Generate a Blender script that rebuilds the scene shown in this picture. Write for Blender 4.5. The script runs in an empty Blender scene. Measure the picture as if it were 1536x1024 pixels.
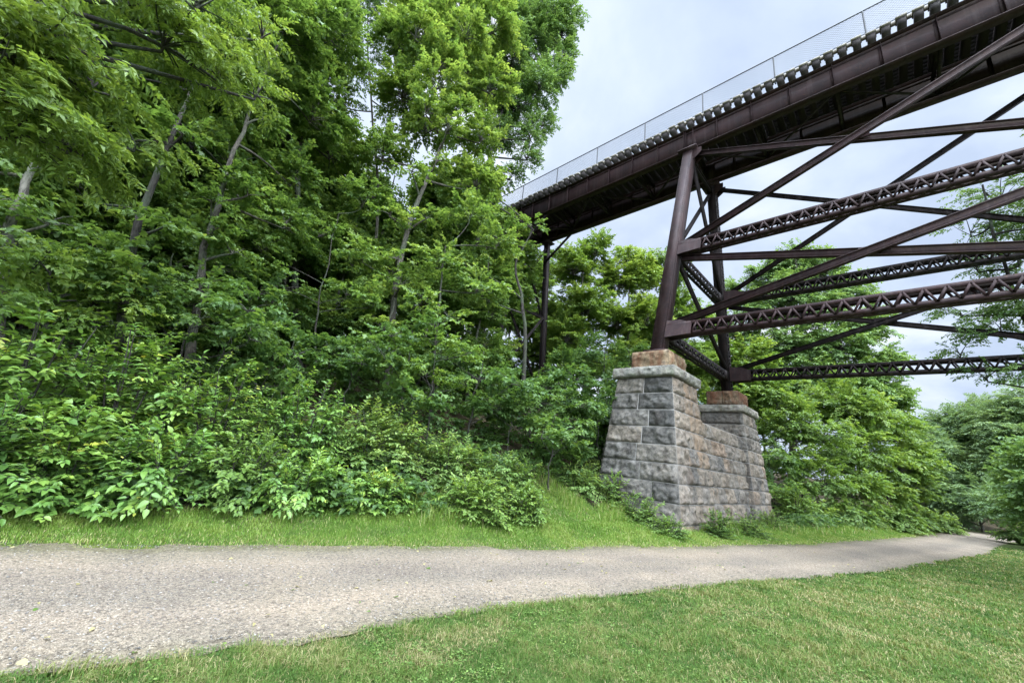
import bpy, math
import numpy as np
from mathutils import Matrix, Vector

# ------------------------------------------------------------------ basics
scene = bpy.context.scene
COL = scene.collection
rng = np.random.default_rng(7)

def link(o):
    COL.objects.link(o); return o

def make_mesh(name, V, Fs, mat, tint=None, smooth=False):
    """V (n,3); Fs (m,3) triangles or a list of arrays of equal-sided polygons."""
    V = np.asarray(V, np.float32)
    if isinstance(Fs, np.ndarray): Fs = [Fs]
    Fs = [np.asarray(f, np.int32) for f in Fs if len(f)]
    me = bpy.data.meshes.new(name)
    me.vertices.add(len(V)); me.vertices.foreach_set('co', V.ravel())
    loops = np.concatenate([f.ravel() for f in Fs])
    sizes = np.concatenate([np.full(len(f), f.shape[1], np.int32) for f in Fs])
    starts = np.concatenate([[0], np.cumsum(sizes)[:-1]]).astype(np.int32)
    me.loops.add(len(loops)); me.loops.foreach_set('vertex_index', loops)
    me.polygons.add(len(sizes)); me.polygons.foreach_set('loop_start', starts)
    me.update(calc_edges=True)
    if smooth: me.polygons.foreach_set('use_smooth', np.ones(len(sizes), bool))
    if tint is not None:
        a = me.attributes.new('tint', 'FLOAT', 'FACE')
        a.data.foreach_set('value', np.asarray(tint, np.float32))
    me.materials.append(mat)
    return me

def obj(name, me, parent=None, loc=None):
    o = bpy.data.objects.new(name, me)
    if loc is not None: o.location = loc
    if parent is not None: o.parent = parent
    return link(o)

def tag(o, label=None, cat=None, group=None, kind=None):
    if label: o['label'] = label
    if cat: o['category'] = cat
    if group: o['group'] = group
    if kind: o['kind'] = kind
    return o

def empty(name, loc, label, cat, group=None):
    o = bpy.data.objects.new(name, None); o.location = loc; o.empty_display_size = .3
    return tag(link(o), label, cat, group)

# ------------------------------------------------------------------ camera
W_IMG, FPX = 1536., 595.
CX, CY = 768., 512.
YAW, PITCH, ROLL, EYE = 0.7786, 0.28, 0.1183, 1.6
def _axes():
    cp, sp, cr, sr = math.cos(PITCH), math.sin(PITCH), math.cos(ROLL), math.sin(ROLL)
    def w2c(x, y, z):
        y2 = cp*y - sp*z; z2 = sp*y + cp*z
        v = (x, -y2, z2)
        return np.array([cr*v[0]-sr*v[1], sr*v[0]+cr*v[1], v[2]])
    L = w2c(-math.sin(YAW), 0, math.cos(YAW)); T = w2c(math.cos(YAW), 0, math.sin(YAW)); U = w2c(0, 1, 0)
    return np.stack([T, L, U])
R = _axes()
ORG = np.array([0, 0, EYE])
def ray(px, py): return R @ np.array([px-CX, py-CY, FPX])
def at(px, py, D):
    r = ray(px, py); return ORG + r*D/math.hypot(r[0], r[1])
def heading(px, D):                       # ground position below a picture column
    r = ray(px, 684 + (px-768)*.119); return r[:2]*D/math.hypot(r[0], r[1])

cam = bpy.data.cameras.new('camera'); co = link(bpy.data.objects.new('camera', cam))
M = Matrix(((R[0, 0], -R[0, 1], -R[0, 2], 0), (R[1, 0], -R[1, 1], -R[1, 2], 0), (R[2, 0], -R[2, 1], -R[2, 2], EYE), (0, 0, 0, 1)))
co.matrix_world = M
cam.sensor_width = 36; cam.sensor_fit = 'HORIZONTAL'; cam.lens = 36*FPX/W_IMG; cam.clip_start = .05; cam.clip_end = 2000
scene.camera = co

# ------------------------------------------------------------------ noise + terrain
def vnoise(x, y, seed=0):
    x = np.asarray(x, float); y = np.asarray(y, float)
    xi = np.floor(x).astype(np.int64); yi = np.floor(y).astype(np.int64)
    fx = x-xi; fy = y-yi; fx = fx*fx*(3-2*fx); fy = fy*fy*(3-2*fy)
    def h(a, b):
        n = (a*374761393 + b*668265263 + seed*974711) & 0x7fffffff
        n = ((n ^ (n >> 13))*1274126177) & 0x7fffffff
        return ((n ^ (n >> 16)) & 0xffff)/65535.
    return (h(xi, yi)*(1-fx)+h(xi+1, yi)*fx)*(1-fy) + (h(xi, yi+1)*(1-fx)+h(xi+1, yi+1)*fx)*fy
def fbm(x, y, seed=0, o=4):
    s = 0; a = .5
    for k in range(o):
        s = s + a*vnoise(np.asarray(x)*2**k, np.asarray(y)*2**k, seed+k); a /= 2
    return s/(1-.5**o)

FE = np.array([(-60, 34), (-40, 22.5), (-15, 12.6), (-6, 9.3), (-.3, 7.5), (1.46, 6.85), (5.13, 5.7), (9.84, 4.2), (18.6, 2.2), (30, .3), (46, -1.7), (52, -3.2), (58, -7), (64, -16), (72, -45), (110, -70)])
NE = np.array([(-60, 28), (-40, 17.5), (-15, 8.9), (-6, 5.85), (.05, 4.02), (1.0, 3.84), (2.58, 3.6), (6.6, 2.8), (13.07, .95), (26.8, -1.9), (40, -3.7), (45, -4.8), (49, -7.5), (53, -15), (58, -45), (110, -90)])
E_far = lambda x: np.interp(x, FE[:, 0], FE[:, 1])
E_near = lambda x: np.interp(x, NE[:, 0], NE[:, 1])
def softplus(t, w): return w*np.log1p(np.exp(np.clip(t/w, -30, 30)))
def terrain(x, y):
    x = np.asarray(x, float); y = np.asarray(y, float)
    d = (y-E_far(x))*.96
    hill = .5*softplus(d-np.interp(x, [-5, 6, 10.5, 13, 17, 22, 30, 50, 60, 75], [1.7, 1.7, 1.9, 2.1, 3.2, 4.2, 3.6, 3., 6, 16]), .45)
    hill = 20*(1-np.exp(-hill/20))
    fade = np.interp(x, [-80, 20, 60, 100], [1, 1, .55, .4])
    bank = .12*np.clip(d/1.2, 0, 1)**1.3
    bump = (fbm(x*.5, y*.5, 3)-.5)*.35*np.clip((d-2)/4, 0, 1)
    dn = E_near(x)-y
    lawn = .05*np.clip(dn/1.5, 0, 1)*(.4+fbm(x*.45, y*.45, 9))+.03*np.clip(dn/.6, 0, 1)*fbm(x*2.2, y*2.2, 19, 3)
    base = np.where((d < 0) & (dn < 0), -.03, 0)
    return hill*fade + bank + bump + lawn + base
def gz(x, y): return float(terrain(x, y))

# ------------------------------------------------------------------ materials
def nodemat(name):
    m = bpy.data.materials.new(name); m.use_nodes = True
    nt = m.node_tree; nt.nodes.clear()
    out = nt.nodes.new('ShaderNodeOutputMaterial')
    return m, nt, out
def N(nt, t, **kw):
    n = nt.nodes.new(t)
    for k, v in kw.items():
        if k in n.inputs: n.inputs[k].default_value = v
        else: setattr(n, k, v)
    return n
def ramp(nt, fac, stops, interp='LINEAR'):
    r = nt.nodes.new('ShaderNodeValToRGB'); r.color_ramp.interpolation = interp
    e = r.color_ramp.elements
    while len(e) < len(stops): e.new(.5)
    for s, (p, c) in zip(e, stops):
        s.position = p; s.color = (*c, 1)
    nt.links.new(fac, r.inputs['Fac']); return r
def noise(nt, scale, detail=4, rough=.55, vec=None, coord='Object', dist=0):
    if vec is None:
        tc = nt.nodes.new('ShaderNodeTexCoord'); vec = tc.outputs[coord]
    n = N(nt, 'ShaderNodeTexNoise', Scale=scale, Detail=detail, Roughness=rough, Distortion=dist)
    nt.links.new(vec, n.inputs['Vector']); return n
def mixc(nt, a, b, fac, mode='MIX'):
    m = nt.nodes.new('ShaderNodeMix'); m.data_type = 'RGBA'; m.blend_type = mode
    for s, v in ((m.inputs[0], fac), (m.inputs[6], a), (m.inputs[7], b)):
        if hasattr(v, 'links'): nt.links.new(v, s)
        else: s.default_value = v if not isinstance(v, tuple) else (*v, 1)[:4]
    return m.outputs[2]
def bump(nt, h, strength, dist):
    b = N(nt, 'ShaderNodeBump', Strength=strength, Distance=dist); nt.links.new(h, b.inputs['Height']); return b.outputs['Normal']

def leaf_mat(name, stops, transl=.34, rough=.5, spec=.35):
    m, nt, out = nodemat(name)
    at_ = N(nt, 'ShaderNodeAttribute', attribute_name='tint')
    oi = nt.nodes.new('ShaderNodeObjectInfo')
    ad = N(nt, 'ShaderNodeMath', operation='MULTIPLY_ADD'); nt.links.new(oi.outputs['Random'], ad.inputs[0]); ad.inputs[1].default_value = .16; nt.links.new(at_.outputs['Fac'], ad.inputs[2])
    sb = N(nt, 'ShaderNodeMath', operation='SUBTRACT'); nt.links.new(ad.outputs[0], sb.inputs[0]); sb.inputs[1].default_value = .08
    r = ramp(nt, sb.outputs[0], stops)
    p = N(nt, 'ShaderNodeBsdfPrincipled', Roughness=rough); p.inputs['Specular IOR Level'].default_value = spec
    nt.links.new(r.outputs['Color'], p.inputs['Base Color'])
    t = nt.nodes.new('ShaderNodeBsdfTranslucent')
    tcol = mixc(nt, r.outputs['Color'], (1., 1.0, .45), .35, 'MULTIPLY')
    br = mixc(nt, tcol, (1.62, 1.5, 1.05), 1., 'MULTIPLY')
    nt.links.new(br, t.inputs['Color'])
    mx = N(nt, 'ShaderNodeMixShader'); mx.inputs[0].default_value = transl
    nt.links.new(p.outputs[0], mx.inputs[1]); nt.links.new(t.outputs[0], mx.inputs[2])
    nt.links.new(mx.outputs[0], out.inputs['Surface'])
    return m

LM = {
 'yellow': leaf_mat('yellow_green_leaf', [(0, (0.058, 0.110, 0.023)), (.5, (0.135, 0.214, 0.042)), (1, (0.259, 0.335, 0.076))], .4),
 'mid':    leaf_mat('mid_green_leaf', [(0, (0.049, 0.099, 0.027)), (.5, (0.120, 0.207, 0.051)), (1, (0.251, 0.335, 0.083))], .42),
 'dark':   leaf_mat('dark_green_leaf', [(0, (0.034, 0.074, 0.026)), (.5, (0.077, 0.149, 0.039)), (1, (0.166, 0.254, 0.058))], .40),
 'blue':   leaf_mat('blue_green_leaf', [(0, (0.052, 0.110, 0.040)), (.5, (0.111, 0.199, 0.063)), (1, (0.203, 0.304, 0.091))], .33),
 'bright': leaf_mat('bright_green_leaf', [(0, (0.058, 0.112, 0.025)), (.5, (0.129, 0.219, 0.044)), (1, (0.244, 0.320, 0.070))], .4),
 'grey':   leaf_mat('haze_paled_leaf', [(0, (0.077, 0.134, 0.065)), (.5, (0.133, 0.217, 0.094)), (1, (0.219, 0.300, 0.122))], .33),  # far trees only: leaf colour paled to stand in for haze
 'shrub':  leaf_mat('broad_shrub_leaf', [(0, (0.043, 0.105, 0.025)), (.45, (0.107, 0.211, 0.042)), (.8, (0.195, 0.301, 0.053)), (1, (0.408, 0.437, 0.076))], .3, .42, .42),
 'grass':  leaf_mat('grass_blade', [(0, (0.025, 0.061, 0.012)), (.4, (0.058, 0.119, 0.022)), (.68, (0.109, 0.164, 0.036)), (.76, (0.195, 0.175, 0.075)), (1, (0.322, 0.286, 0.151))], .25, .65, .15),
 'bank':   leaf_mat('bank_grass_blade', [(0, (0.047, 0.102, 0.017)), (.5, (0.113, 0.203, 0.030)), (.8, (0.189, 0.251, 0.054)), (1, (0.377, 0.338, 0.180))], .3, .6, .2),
}

def bark_mat(name, dark, light, scale=6):
    m, nt, out = nodemat(name)
    tc = nt.nodes.new('ShaderNodeTexCoord'); mp = N(nt, 'ShaderNodeMapping'); mp.inputs['Scale'].default_value = (1, 1, .3)
    nt.links.new(tc.outputs['Object'], mp.inputs['Vector'])
    n = noise(nt, scale*2.6, 7, .72, mp.outputs[0], dist=.5); r = ramp(nt, n.outputs['Fac'], [(.38, dark), (.62, light)])
    n2 = noise(nt, 1.3, 3, .5, tc.outputs['Object'])
    c = mixc(nt, r.outputs['Color'], (.055, .075, .04), ramp(nt, n2.outputs['Fac'], [(.45, (0, 0, 0)), (.65, (.75, .75, .75))]).outputs['Color'])
    p = N(nt, 'ShaderNodeBsdfPrincipled', Roughness=.9); nt.links.new(c, p.inputs['Base Color'])
    nt.links.new(bump(nt, n.outputs['Fac'], 1., .06), p.inputs['Normal']); nt.links.new(p.outputs[0], out.inputs['Surface'])
    return m
BK = {'dark': bark_mat('dark_bark', (.012, .010, .008), (.05, .041, .033)), 'grey': bark_mat('grey_bark', (.03, .025, .02), (.125, .108, .088)), 'pale': bark_mat('pale_bark', (.07, .062, .052), (.27, .25, .215), 5)}

def steel_mat(name, a, b, rough=.68):
    m, nt, out = nodemat(name)
    n = noise(nt, 1.6, 6, .6); n2 = noise(nt, 14, 4, .7)
    r = ramp(nt, n.outputs['Fac'], [(.35, a), (.7, b)])
    c = mixc(nt, r.outputs['Color'], (.065, .030, .018), ramp(nt, n2.outputs['Fac'], [(.55, (0, 0, 0)), (.75, (.75, .75, .75))]).outputs['Color'])
    # vertical run-off streaks
    tc = nt.nodes.new('ShaderNodeTexCoord'); mp = N(nt, 'ShaderNodeMapping'); mp.inputs['Scale'].default_value = (5, 5, .25); nt.links.new(tc.outputs['Object'], mp.inputs['Vector'])
    n3 = noise(nt, 1.2, 5, .6, mp.outputs[0])
    c = mixc(nt, c, (.075, .058, .055), ramp(nt, n3.outputs['Fac'], [(.5, (0, 0, 0)), (.75, (.42, .42, .42))]).outputs['Color'])
    p = N(nt, 'ShaderNodeBsdfPrincipled', Roughness=rough); p.inputs['Specular IOR Level'].default_value = .22; nt.links.new(c, p.inputs['Base Color'])
    nt.links.new(bump(nt, n2.outputs['Fac'], .25, .01), p.inputs['Normal']); nt.links.new(p.outputs[0], out.inputs['Surface'])
    return m
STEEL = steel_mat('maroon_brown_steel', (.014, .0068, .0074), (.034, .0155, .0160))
STEEL_SHADE = steel_mat('shade_darkened_steel', (.006, .0042, .0045), (.013, .008, .008))  # same steel with shade put into its colour: underside, far side, hill bent
STEELG = steel_mat('bare_grey_steel', (.28, .27, .29), (.42, .40, .42), .45)
m, nt, out = nodemat('fence_wire'); p = N(nt, 'ShaderNodeBsdfPrincipled', Roughness=.5, Metallic=.6); p.inputs['Base Color'].default_value = (.13, .14, .15, 1); nt.links.new(p.outputs[0], out.inputs['Surface']); WIRE = m
m, nt, out = nodemat('fence_post_paint'); p = N(nt, 'ShaderNodeBsdfPrincipled', Roughness=.5); p.inputs['Base Color'].default_value = (.05, .055, .06, 1); nt.links.new(p.outputs[0], out.inputs['Surface']); POST = m

def wood_mat(name, a, b):
    m, nt, out = nodemat(name)
    tc = nt.nodes.new('ShaderNodeTexCoord'); mp = N(nt, 'ShaderNodeMapping'); mp.inputs['Scale'].default_value = (.6, 9, 9); nt.links.new(tc.outputs['Object'], mp.inputs['Vector'])
    n = noise(nt, 2.5, 6, .7, mp.outputs[0]); oi = nt.nodes.new('ShaderNodeObjectInfo')
    r = ramp(nt, n.outputs['Fac'], [(.3, a), (.7, b)])
    v = N(nt, 'ShaderNodeHueSaturation'); mr = N(nt, 'ShaderNodeMapRange'); mr.inputs['To Min'].default_value = .75; mr.inputs['To Max'].default_value = 1.25
    nt.links.new(oi.outputs['Random'], mr.inputs[0]); nt.links.new(mr.outputs[0], v.inputs['Value']); nt.links.new(r.outputs['Color'], v.inputs['Color'])
    p = N(nt, 'ShaderNodeBsdfPrincipled', Roughness=.85); nt.links.new(v.outputs[0], p.inputs['Base Color'])
    nt.links.new(bump(nt, n.outputs['Fac'], .4, .01), p.inputs['Normal']); nt.links.new(p.outputs[0], out.inputs['Surface'])
    return m
TIE = wood_mat('creosoted_timber', (.016, .012, .012), (.04, .031, .029))
PLANK = wood_mat('weathered_deck_board', (.17, .15, .125), (.30, .27, .225))

def stone_mat(name, cols, stain=(.25, .165, .10), stain_amt=0., rough=.88, green=.0):
    m, nt, out = nodemat(name)
    at_ = N(nt, 'ShaderNodeAttribute', attribute_name='tint')
    r = ramp(nt, at_.outputs['Fac'], cols)
    n = noise(nt, 7, 8, .68); n1 = noise(nt, 2.2, 4, .6, dist=.6); n2 = noise(nt, 38, 5, .7)
    c = mixc(nt, r.outputs['Color'], ramp(nt, n.outputs['Fac'], [(.30, (.32, .32, .33)), (.47, (.95, .95, .95)), (.70, (1.6, 1.54, 1.46))]).outputs['Color'], 1., 'MULTIPLY')
    c = mixc(nt, c, ramp(nt, n2.outputs['Fac'], [(.3, (.7, .7, .7)), (.7, (1.25, 1.25, 1.25))]).outputs['Color'], .8, 'MULTIPLY')
    c = mixc(nt, c, (.30, .285, .26), ramp(nt, n1.outputs['Fac'], [(.56, (0, 0, 0)), (.8, (.55, .55, .55))]).outputs['Color'])
    n5 = noise(nt, 1.7, 6, .7, dist=.8); c = mixc(nt, c, ramp(nt, n5.outputs['Fac'], [(.36, (.42, .40, .385)), (.5, (1, 1, 1))]).outputs['Color'], .85, 'MULTIPLY')
    # rust run-off streaks: stretched along z, strongest where the attribute says the block lies under a bearing
    sa = N(nt, 'ShaderNodeAttribute', attribute_name='stain')
    tc = nt.nodes.new('ShaderNodeTexCoord'); mp = N(nt, 'ShaderNodeMapping'); mp.inputs['Scale'].default_value = (2.2, 2.2, .5); nt.links.new(tc.outputs['Object'], mp.inputs['Vector'])
    n3 = noise(nt, 1.5, 5, .62, mp.outputs[0], dist=.4)
    mul = N(nt, 'ShaderNodeMath', operation='MULTIPLY'); nt.links.new(ramp(nt, n3.outputs['Fac'], [(.38, (0, 0, 0)), (.6, (1, 1, 1))]).outputs['Color'], mul.inputs[0]); nt.links.new(sa.outputs['Fac'], mul.inputs[1])
    ad = N(nt, 'ShaderNodeMath', operation='MULTIPLY_ADD', use_clamp=True); nt.links.new(ramp(nt, n3.outputs['Fac'], [(.4, (0, 0, 0)), (.62, (1, 1, 1))]).outputs['Color'], ad.inputs[0]); ad.inputs[1].default_value = stain_amt; nt.links.new(mul.outputs[0], ad.inputs[2])
    c = mixc(nt, c, stain, ad.outputs[0])
    if green:
        n4 = noise(nt, 3.3, 5, .6); c = mixc(nt, c, (.13, .16, .075), ramp(nt, n4.outputs['Fac'], [(.52, (0, 0, 0)), (.7, (green, green, green))]).outputs['Color'])
    p = N(nt, 'ShaderNodeBsdfPrincipled', Roughness=rough); p.inputs['Specular IOR Level'].default_value = .25
    nt.links.new(c, p.inputs['Base Color'])
    hs = N(nt, 'ShaderNodeMath', operation='MULTIPLY_ADD'); nt.links.new(n2.outputs['Fac'], hs.inputs[0]); hs.inputs[1].default_value = .25; nt.links.new(n.outputs['Fac'], hs.inputs[2])
    nt.links.new(bump(nt, hs.outputs[0], .8, .05), p.inputs['Normal']); nt.links.new(p.outputs[0], out.inputs['Surface'])
    return m
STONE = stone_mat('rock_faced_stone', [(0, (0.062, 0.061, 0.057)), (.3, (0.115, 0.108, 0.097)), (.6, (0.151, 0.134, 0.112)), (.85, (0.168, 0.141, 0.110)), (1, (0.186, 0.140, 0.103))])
CAPST = stone_mat('grey_cap_stone', [(0, (0.156, 0.156, 0.142)), (1, (0.224, 0.211, 0.180))], green=.35)
BEARST = stone_mat('rust_stained_stone', [(0, (.085, .06, .042)), (.5, (.185, .14, .088)), (1, (.27, .215, .135))], stain=(.105, .045, .022), stain_amt=.4)
m, nt, out = nodemat('pale_mortar'); n = noise(nt, 9, 5, .6); p = N(nt, 'ShaderNodeBsdfPrincipled', Roughness=.95)
nt.links.new(ramp(nt, n.outputs['Fac'], [(.35, (.14, .132, .12)), (.65, (.25, .238, .218))]).outputs['Color'], p.inputs['Base Color']); nt.links.new(p.outputs[0], out.inputs['Surface']); MORTAR = m

# ground: soil / lawn by a painted cover attribute
m, nt, out = nodemat('ground_cover'); at_ = N(nt, 'ShaderNodeAttribute', attribute_name='lawn')
n = noise(nt, 1.1, 6, .65); n2 = noise(nt, 22, 5, .7)
gcol = ramp(nt, n.outputs['Fac'], [(.3, (.045, .07, .018)), (.55, (.075, .10, .028)), (.75, (.17, .15, .07))])
gcol = mixc(nt, gcol.outputs['Color'], ramp(nt, n2.outputs['Fac'], [(.3, (.45, .45, .45)), (.7, (1.3, 1.3, 1.3))]).outputs['Color'], .9, 'MULTIPLY')
scol = mixc(nt, ramp(nt, n.outputs['Fac'], [(.35, (.035, .030, .018)), (.7, (.075, .06, .035))]).outputs['Color'], ramp(nt, n2.outputs['Fac'], [(.3, (.4, .4, .4)), (.7, (1.4, 1.4, 1.4))]).outputs['Color'], .9, 'MULTIPLY')
p = N(nt, 'ShaderNodeBsdfPrincipled', Roughness=.95); p.inputs['Specular IOR Level'].default_value = .1
nt.links.new(mixc(nt, scol, gcol, at_.outputs['Fac']), p.inputs['Base Color'])
nt.links.new(bump(nt, n2.outputs['Fac'], .8, .03), p.inputs['Normal']); nt.links.new(p.outputs[0], out.inputs['Surface']); GROUND = m

# gravel path
m, nt, out = nodemat('crushed_gravel'); tc = nt.nodes.new('ShaderNodeTexCoord')
def voro(scale, feat='F1', rnd=1.):
    v = nt.nodes.new('ShaderNodeTexVoronoi'); v.feature = feat; v.inputs['Scale'].default_value = scale; v.inputs['Randomness'].default_value = rnd
    nt.links.new(tc.outputs['Object'], v.inputs['Vector']); return v
v1, v2 = voro(75), voro(170)
s1 = nt.nodes.new('ShaderNodeSeparateColor'); nt.links.new(v1.outputs['Color'], s1.inputs[0])
s2 = nt.nodes.new('ShaderNodeSeparateColor'); nt.links.new(v2.outputs['Color'], s2.inputs[0])
c1 = ramp(nt, s1.outputs[0], [(0, (0.077, 0.061, 0.047)), (.35, (0.138, 0.113, 0.088)), (.75, (0.190, 0.160, 0.125)), (1, (0.305, 0.264, 0.214))])
c2 = ramp(nt, s2.outputs[1], [(0, (0.088, 0.070, 0.055)), (.5, (0.167, 0.139, 0.108)), (1, (0.251, 0.214, 0.169))])
sel = noise(nt, 16, 4, .7, tc.outputs['Object'])
c = mixc(nt, c1.outputs['Color'], c2.outputs['Color'], ramp(nt, sel.outputs['Fac'], [(.4, (0, 0, 0)), (.6, (1, 1, 1))]).outputs['Color'])
big = noise(nt, .7, 5, .6, tc.outputs['Object'], dist=.5)
c = mixc(nt, c, ramp(nt, big.outputs['Fac'], [(.3, (.80, .80, .82)), (.5, (1, 1, 1)), (.72, (1.16, 1.13, 1.07))]).outputs['Color'], .9, 'MULTIPLY')
wa = N(nt, 'ShaderNodeAttribute', attribute_name='across'); wn = noise(nt, .9, 4, .6, tc.outputs['Object'])
wo = N(nt, 'ShaderNodeMath', operation='MULTIPLY_ADD'); nt.links.new(wn.outputs['Fac'], wo.inputs[0]); wo.inputs[1].default_value = .22; nt.links.new(wa.outputs['Fac'], wo.inputs[2])
trk = ramp(nt, wo.outputs[0], [(.10, (.74, .78, .62)), (.17, (.92, .93, .90)), (.33, (1.16, 1.14, 1.11)), (.46, (.90, .91, .91)), (.58, (.93, .93, .93)), (.78, (1.15, 1.13, 1.10)), (.97, (.90, .92, .86)), (1.06, (.72, .76, .6))])
c = mixc(nt, c, trk.outputs['Color'], 1., 'MULTIPLY')
dk_ = noise(nt, 26, 3, .6, tc.outputs['Object']); c = mixc(nt, c, ramp(nt, dk_.outputs['Fac'], [(.32, (.5, .5, .51)), (.47, (1, 1, 1)), (.66, (1.3, 1.28, 1.25))]).outputs['Color'], .85, 'MULTIPLY')
p = N(nt, 'ShaderNodeBsdfPrincipled', Roughness=.9); p.inputs['Specular IOR Level'].default_value = .2
nt.links.new(c, p.inputs['Base Color'])
inv = N(nt, 'ShaderNodeMath', operation='SUBTRACT'); inv.inputs[0].default_value = 1; nt.links.new(v1.outputs['Distance'], inv.inputs[1])
nt.links.new(bump(nt, inv.outputs[0], .9, .012), p.inputs['Normal']); nt.links.new(p.outputs[0], out.inputs['Surface']); GRAVEL = m
m, nt, out = nodemat('loose_stone'); at_ = N(nt, 'ShaderNodeAttribute', attribute_name='tint')
p = N(nt, 'ShaderNodeBsdfPrincipled', Roughness=.85); nt.links.new(ramp(nt, at_.outputs['Fac'], [(0, (0.066, 0.060, 0.056)), (.4, (0.151, 0.141, 0.124)), (.8, (0.216, 0.201, 0.178)), (1, (0.332, 0.317, 0.284))]).outputs['Color'], p.inputs['Base Color']); nt.links.new(p.outputs[0], out.inputs['Surface']); PEBBLE = m
# ------------------------------------------------------------------ mesh accumulators
class MB:
    """collects boxes, bars and tubes into one mesh"""
    def __init__(s): s.V = []; s.F4 = []; s.F3 = []; s.n = 0
    def add(s, V, F4=None, F3=None):
        V = np.asarray(V, float)
        if F4 is not None and len(F4): s.F4.append(np.asarray(F4)+s.n)
        if F3 is not None and len(F3): s.F3.append(np.asarray(F3)+s.n)
        s.V.append(V); s.n += len(V)
    BF = np.array([(0, 3, 2, 1), (4, 5, 6, 7), (0, 1, 5, 4), (1, 2, 6, 5), (2, 3, 7, 6), (3, 0, 4, 7)])
    def box(s, x0, x1, y0, y1, z0, z1):
        s.add([(x0, y0, z0), (x1, y0, z0), (x1, y1, z0), (x0, y1, z0), (x0, y0, z1), (x1, y0, z1), (x1, y1, z1), (x0, y1, z1)], s.BF)
    def bar(s, p, q, w, h, side=(1, 0, 0), off=(0, 0)):
        """box from p to q, w wide along `side`, h across; off shifts it (side, normal)"""
        p = np.asarray(p, float); q = np.asarray(q, float)
        a = (q-p)/np.linalg.norm(q-p); u = np.asarray(side, float); u = u-a*(u@a); u /= np.linalg.norm(u); n = np.cross(a, u)
        if n[2] < 0: n = -n
        o = u*off[0]+n*off[1]; V = []
        for e in (p, q):
            for i, j in ((-1, -1), (1, -1), (1, 1), (-1, 1)): V.append(e+o+u*w/2*i+n*h/2*j)
        s.add(V, [(0, 1, 2, 3), (7, 6, 5, 4), (0, 4, 5, 1), (1, 5, 6, 2), (2, 6, 7, 3), (3, 7, 4, 0)])
    def tube(s, P, rad, k=6):
        P = np.asarray(P, float); n = len(P); rad = np.broadcast_to(rad, (n,))
        t = np.gradient(P, axis=0); t /= np.linalg.norm(t, axis=1)[:, None]+1e-9
        ref = np.array([0, 0, 1.]) if abs(t[0][2]) < .8 else np.array([1., 0, 0])
        u = np.cross(t, ref); u /= np.linalg.norm(u, axis=1)[:, None]+1e-9; v = np.cross(t, u)
        an = np.arange(k)*2*math.pi/k
        V = P[:, None]+rad[:, None, None]*(np.cos(an)[None, :, None]*u[:, None]+np.sin(an)[None, :, None]*v[:, None])
        i = np.arange(n-1)[:, None]*k; j = np.arange(k)[None]; j2 = (j+1) % k
        s.add(V.reshape(-1, 3), np.stack([i+j, i+j2, i+k+j2, i+k+j], -1).reshape(-1, 4))
    def build(s, name, mat, parent=None, org=(0, 0, 0), smooth=False, tint=None):
        V = np.concatenate(s.V)-np.asarray(org, float)
        Fs = []
        if s.F4: Fs.append(np.concatenate(s.F4))
        if s.F3: Fs.append(np.concatenate(s.F3))
        return obj(name, make_mesh(name, V, Fs, mat, tint, smooth), parent)

def grid_mesh(xs, ys, zf):
    X, Y = np.meshgrid(xs, ys, indexing='ij'); Z = zf(X, Y)
    V = np.stack([X, Y, Z], -1).reshape(-1, 3); nx, ny = len(xs), len(ys)
    i, j = np.meshgrid(np.arange(nx-1), np.arange(ny-1), indexing='ij'); a = (i*ny+j).ravel()
    return V, np.stack([a, a+ny, a+ny+1, a+1], -1)

# ------------------------------------------------------------------ ground and path
xs = np.concatenate([np.linspace(-220, -30, 30), np.arange(-28, -6, 1.), np.arange(-6, 30, .3), np.arange(30, 70, 1.), np.linspace(72, 420, 50)])
ys = np.concatenate([np.linspace(-220, -25, 30), np.arange(-24, -6, 1.), np.arange(-6, 14, .25), np.arange(14, 50, .8), np.linspace(52, 300, 40)])
V, Q = grid_mesh(xs, ys, terrain)
me = make_mesh('ground', V, Q, GROUND, None, True)
d = V[:, 1]-E_far(V[:, 0])
lim = np.interp(V[:, 0], [-20, 3, 5.5, 9, 12, 24, 40], [.9, 1.1, 2.2, 3.4, 1.6, 1.7, 1.4])+(vnoise(V[:, 0]*.8, V[:, 1]*.8, 5)-.5)*.8
a = me.attributes.new('lawn', 'FLOAT', 'POINT'); a.data.foreach_set('value', np.clip((lim-d)*1.6+.5, 0, 1).astype(np.float32))
tag(obj('ground', me), kind='structure')

ts = np.concatenate([np.arange(-60, -8, 1.), np.arange(-8, 32, .12), np.arange(32, 110, .8)])
ws = np.linspace(0, 1, 26)
wob_f = (fbm(ts*1.3, ts*0+2., 21)-.5)*.34+(vnoise(ts*5, ts*0, 22)-.5)*.12
wob_n = (fbm(ts*1.1, ts*0+7., 31)-.5)*.34+(vnoise(ts*5, ts*0, 32)-.5)*.12
Yn = E_near(ts)-.05+wob_n; Yf = E_far(ts)+.05+wob_f
Y = Yn[:, None]*(1-ws)+Yf[:, None]*ws; X = np.repeat(ts[:, None], len(ws), 1)
Zt = terrain(X, Y); Zc = .03*(1-(2*ws-1)**2)[None]+.012
edge = np.minimum(ws, 1-ws)[None]
Z = np.maximum(Zt+.006, Zc*np.clip(edge*14, 0, 1)+(Zt+.006)*(1-np.clip(edge*14, 0, 1)))+(fbm(X*1.7, Y*1.7, 41)-.5)*.02*np.clip(edge*8, 0, 1)
nx, ny = Y.shape; i, j = np.meshgrid(np.arange(nx-1), np.arange(ny-1), indexing='ij'); q = (i*ny+j).ravel()
me = make_mesh('path', np.stack([X, Y, Z], -1).reshape(-1, 3), np.stack([q, q+ny, q+ny+1, q+1], -1), GRAVEL, None, True)
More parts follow.
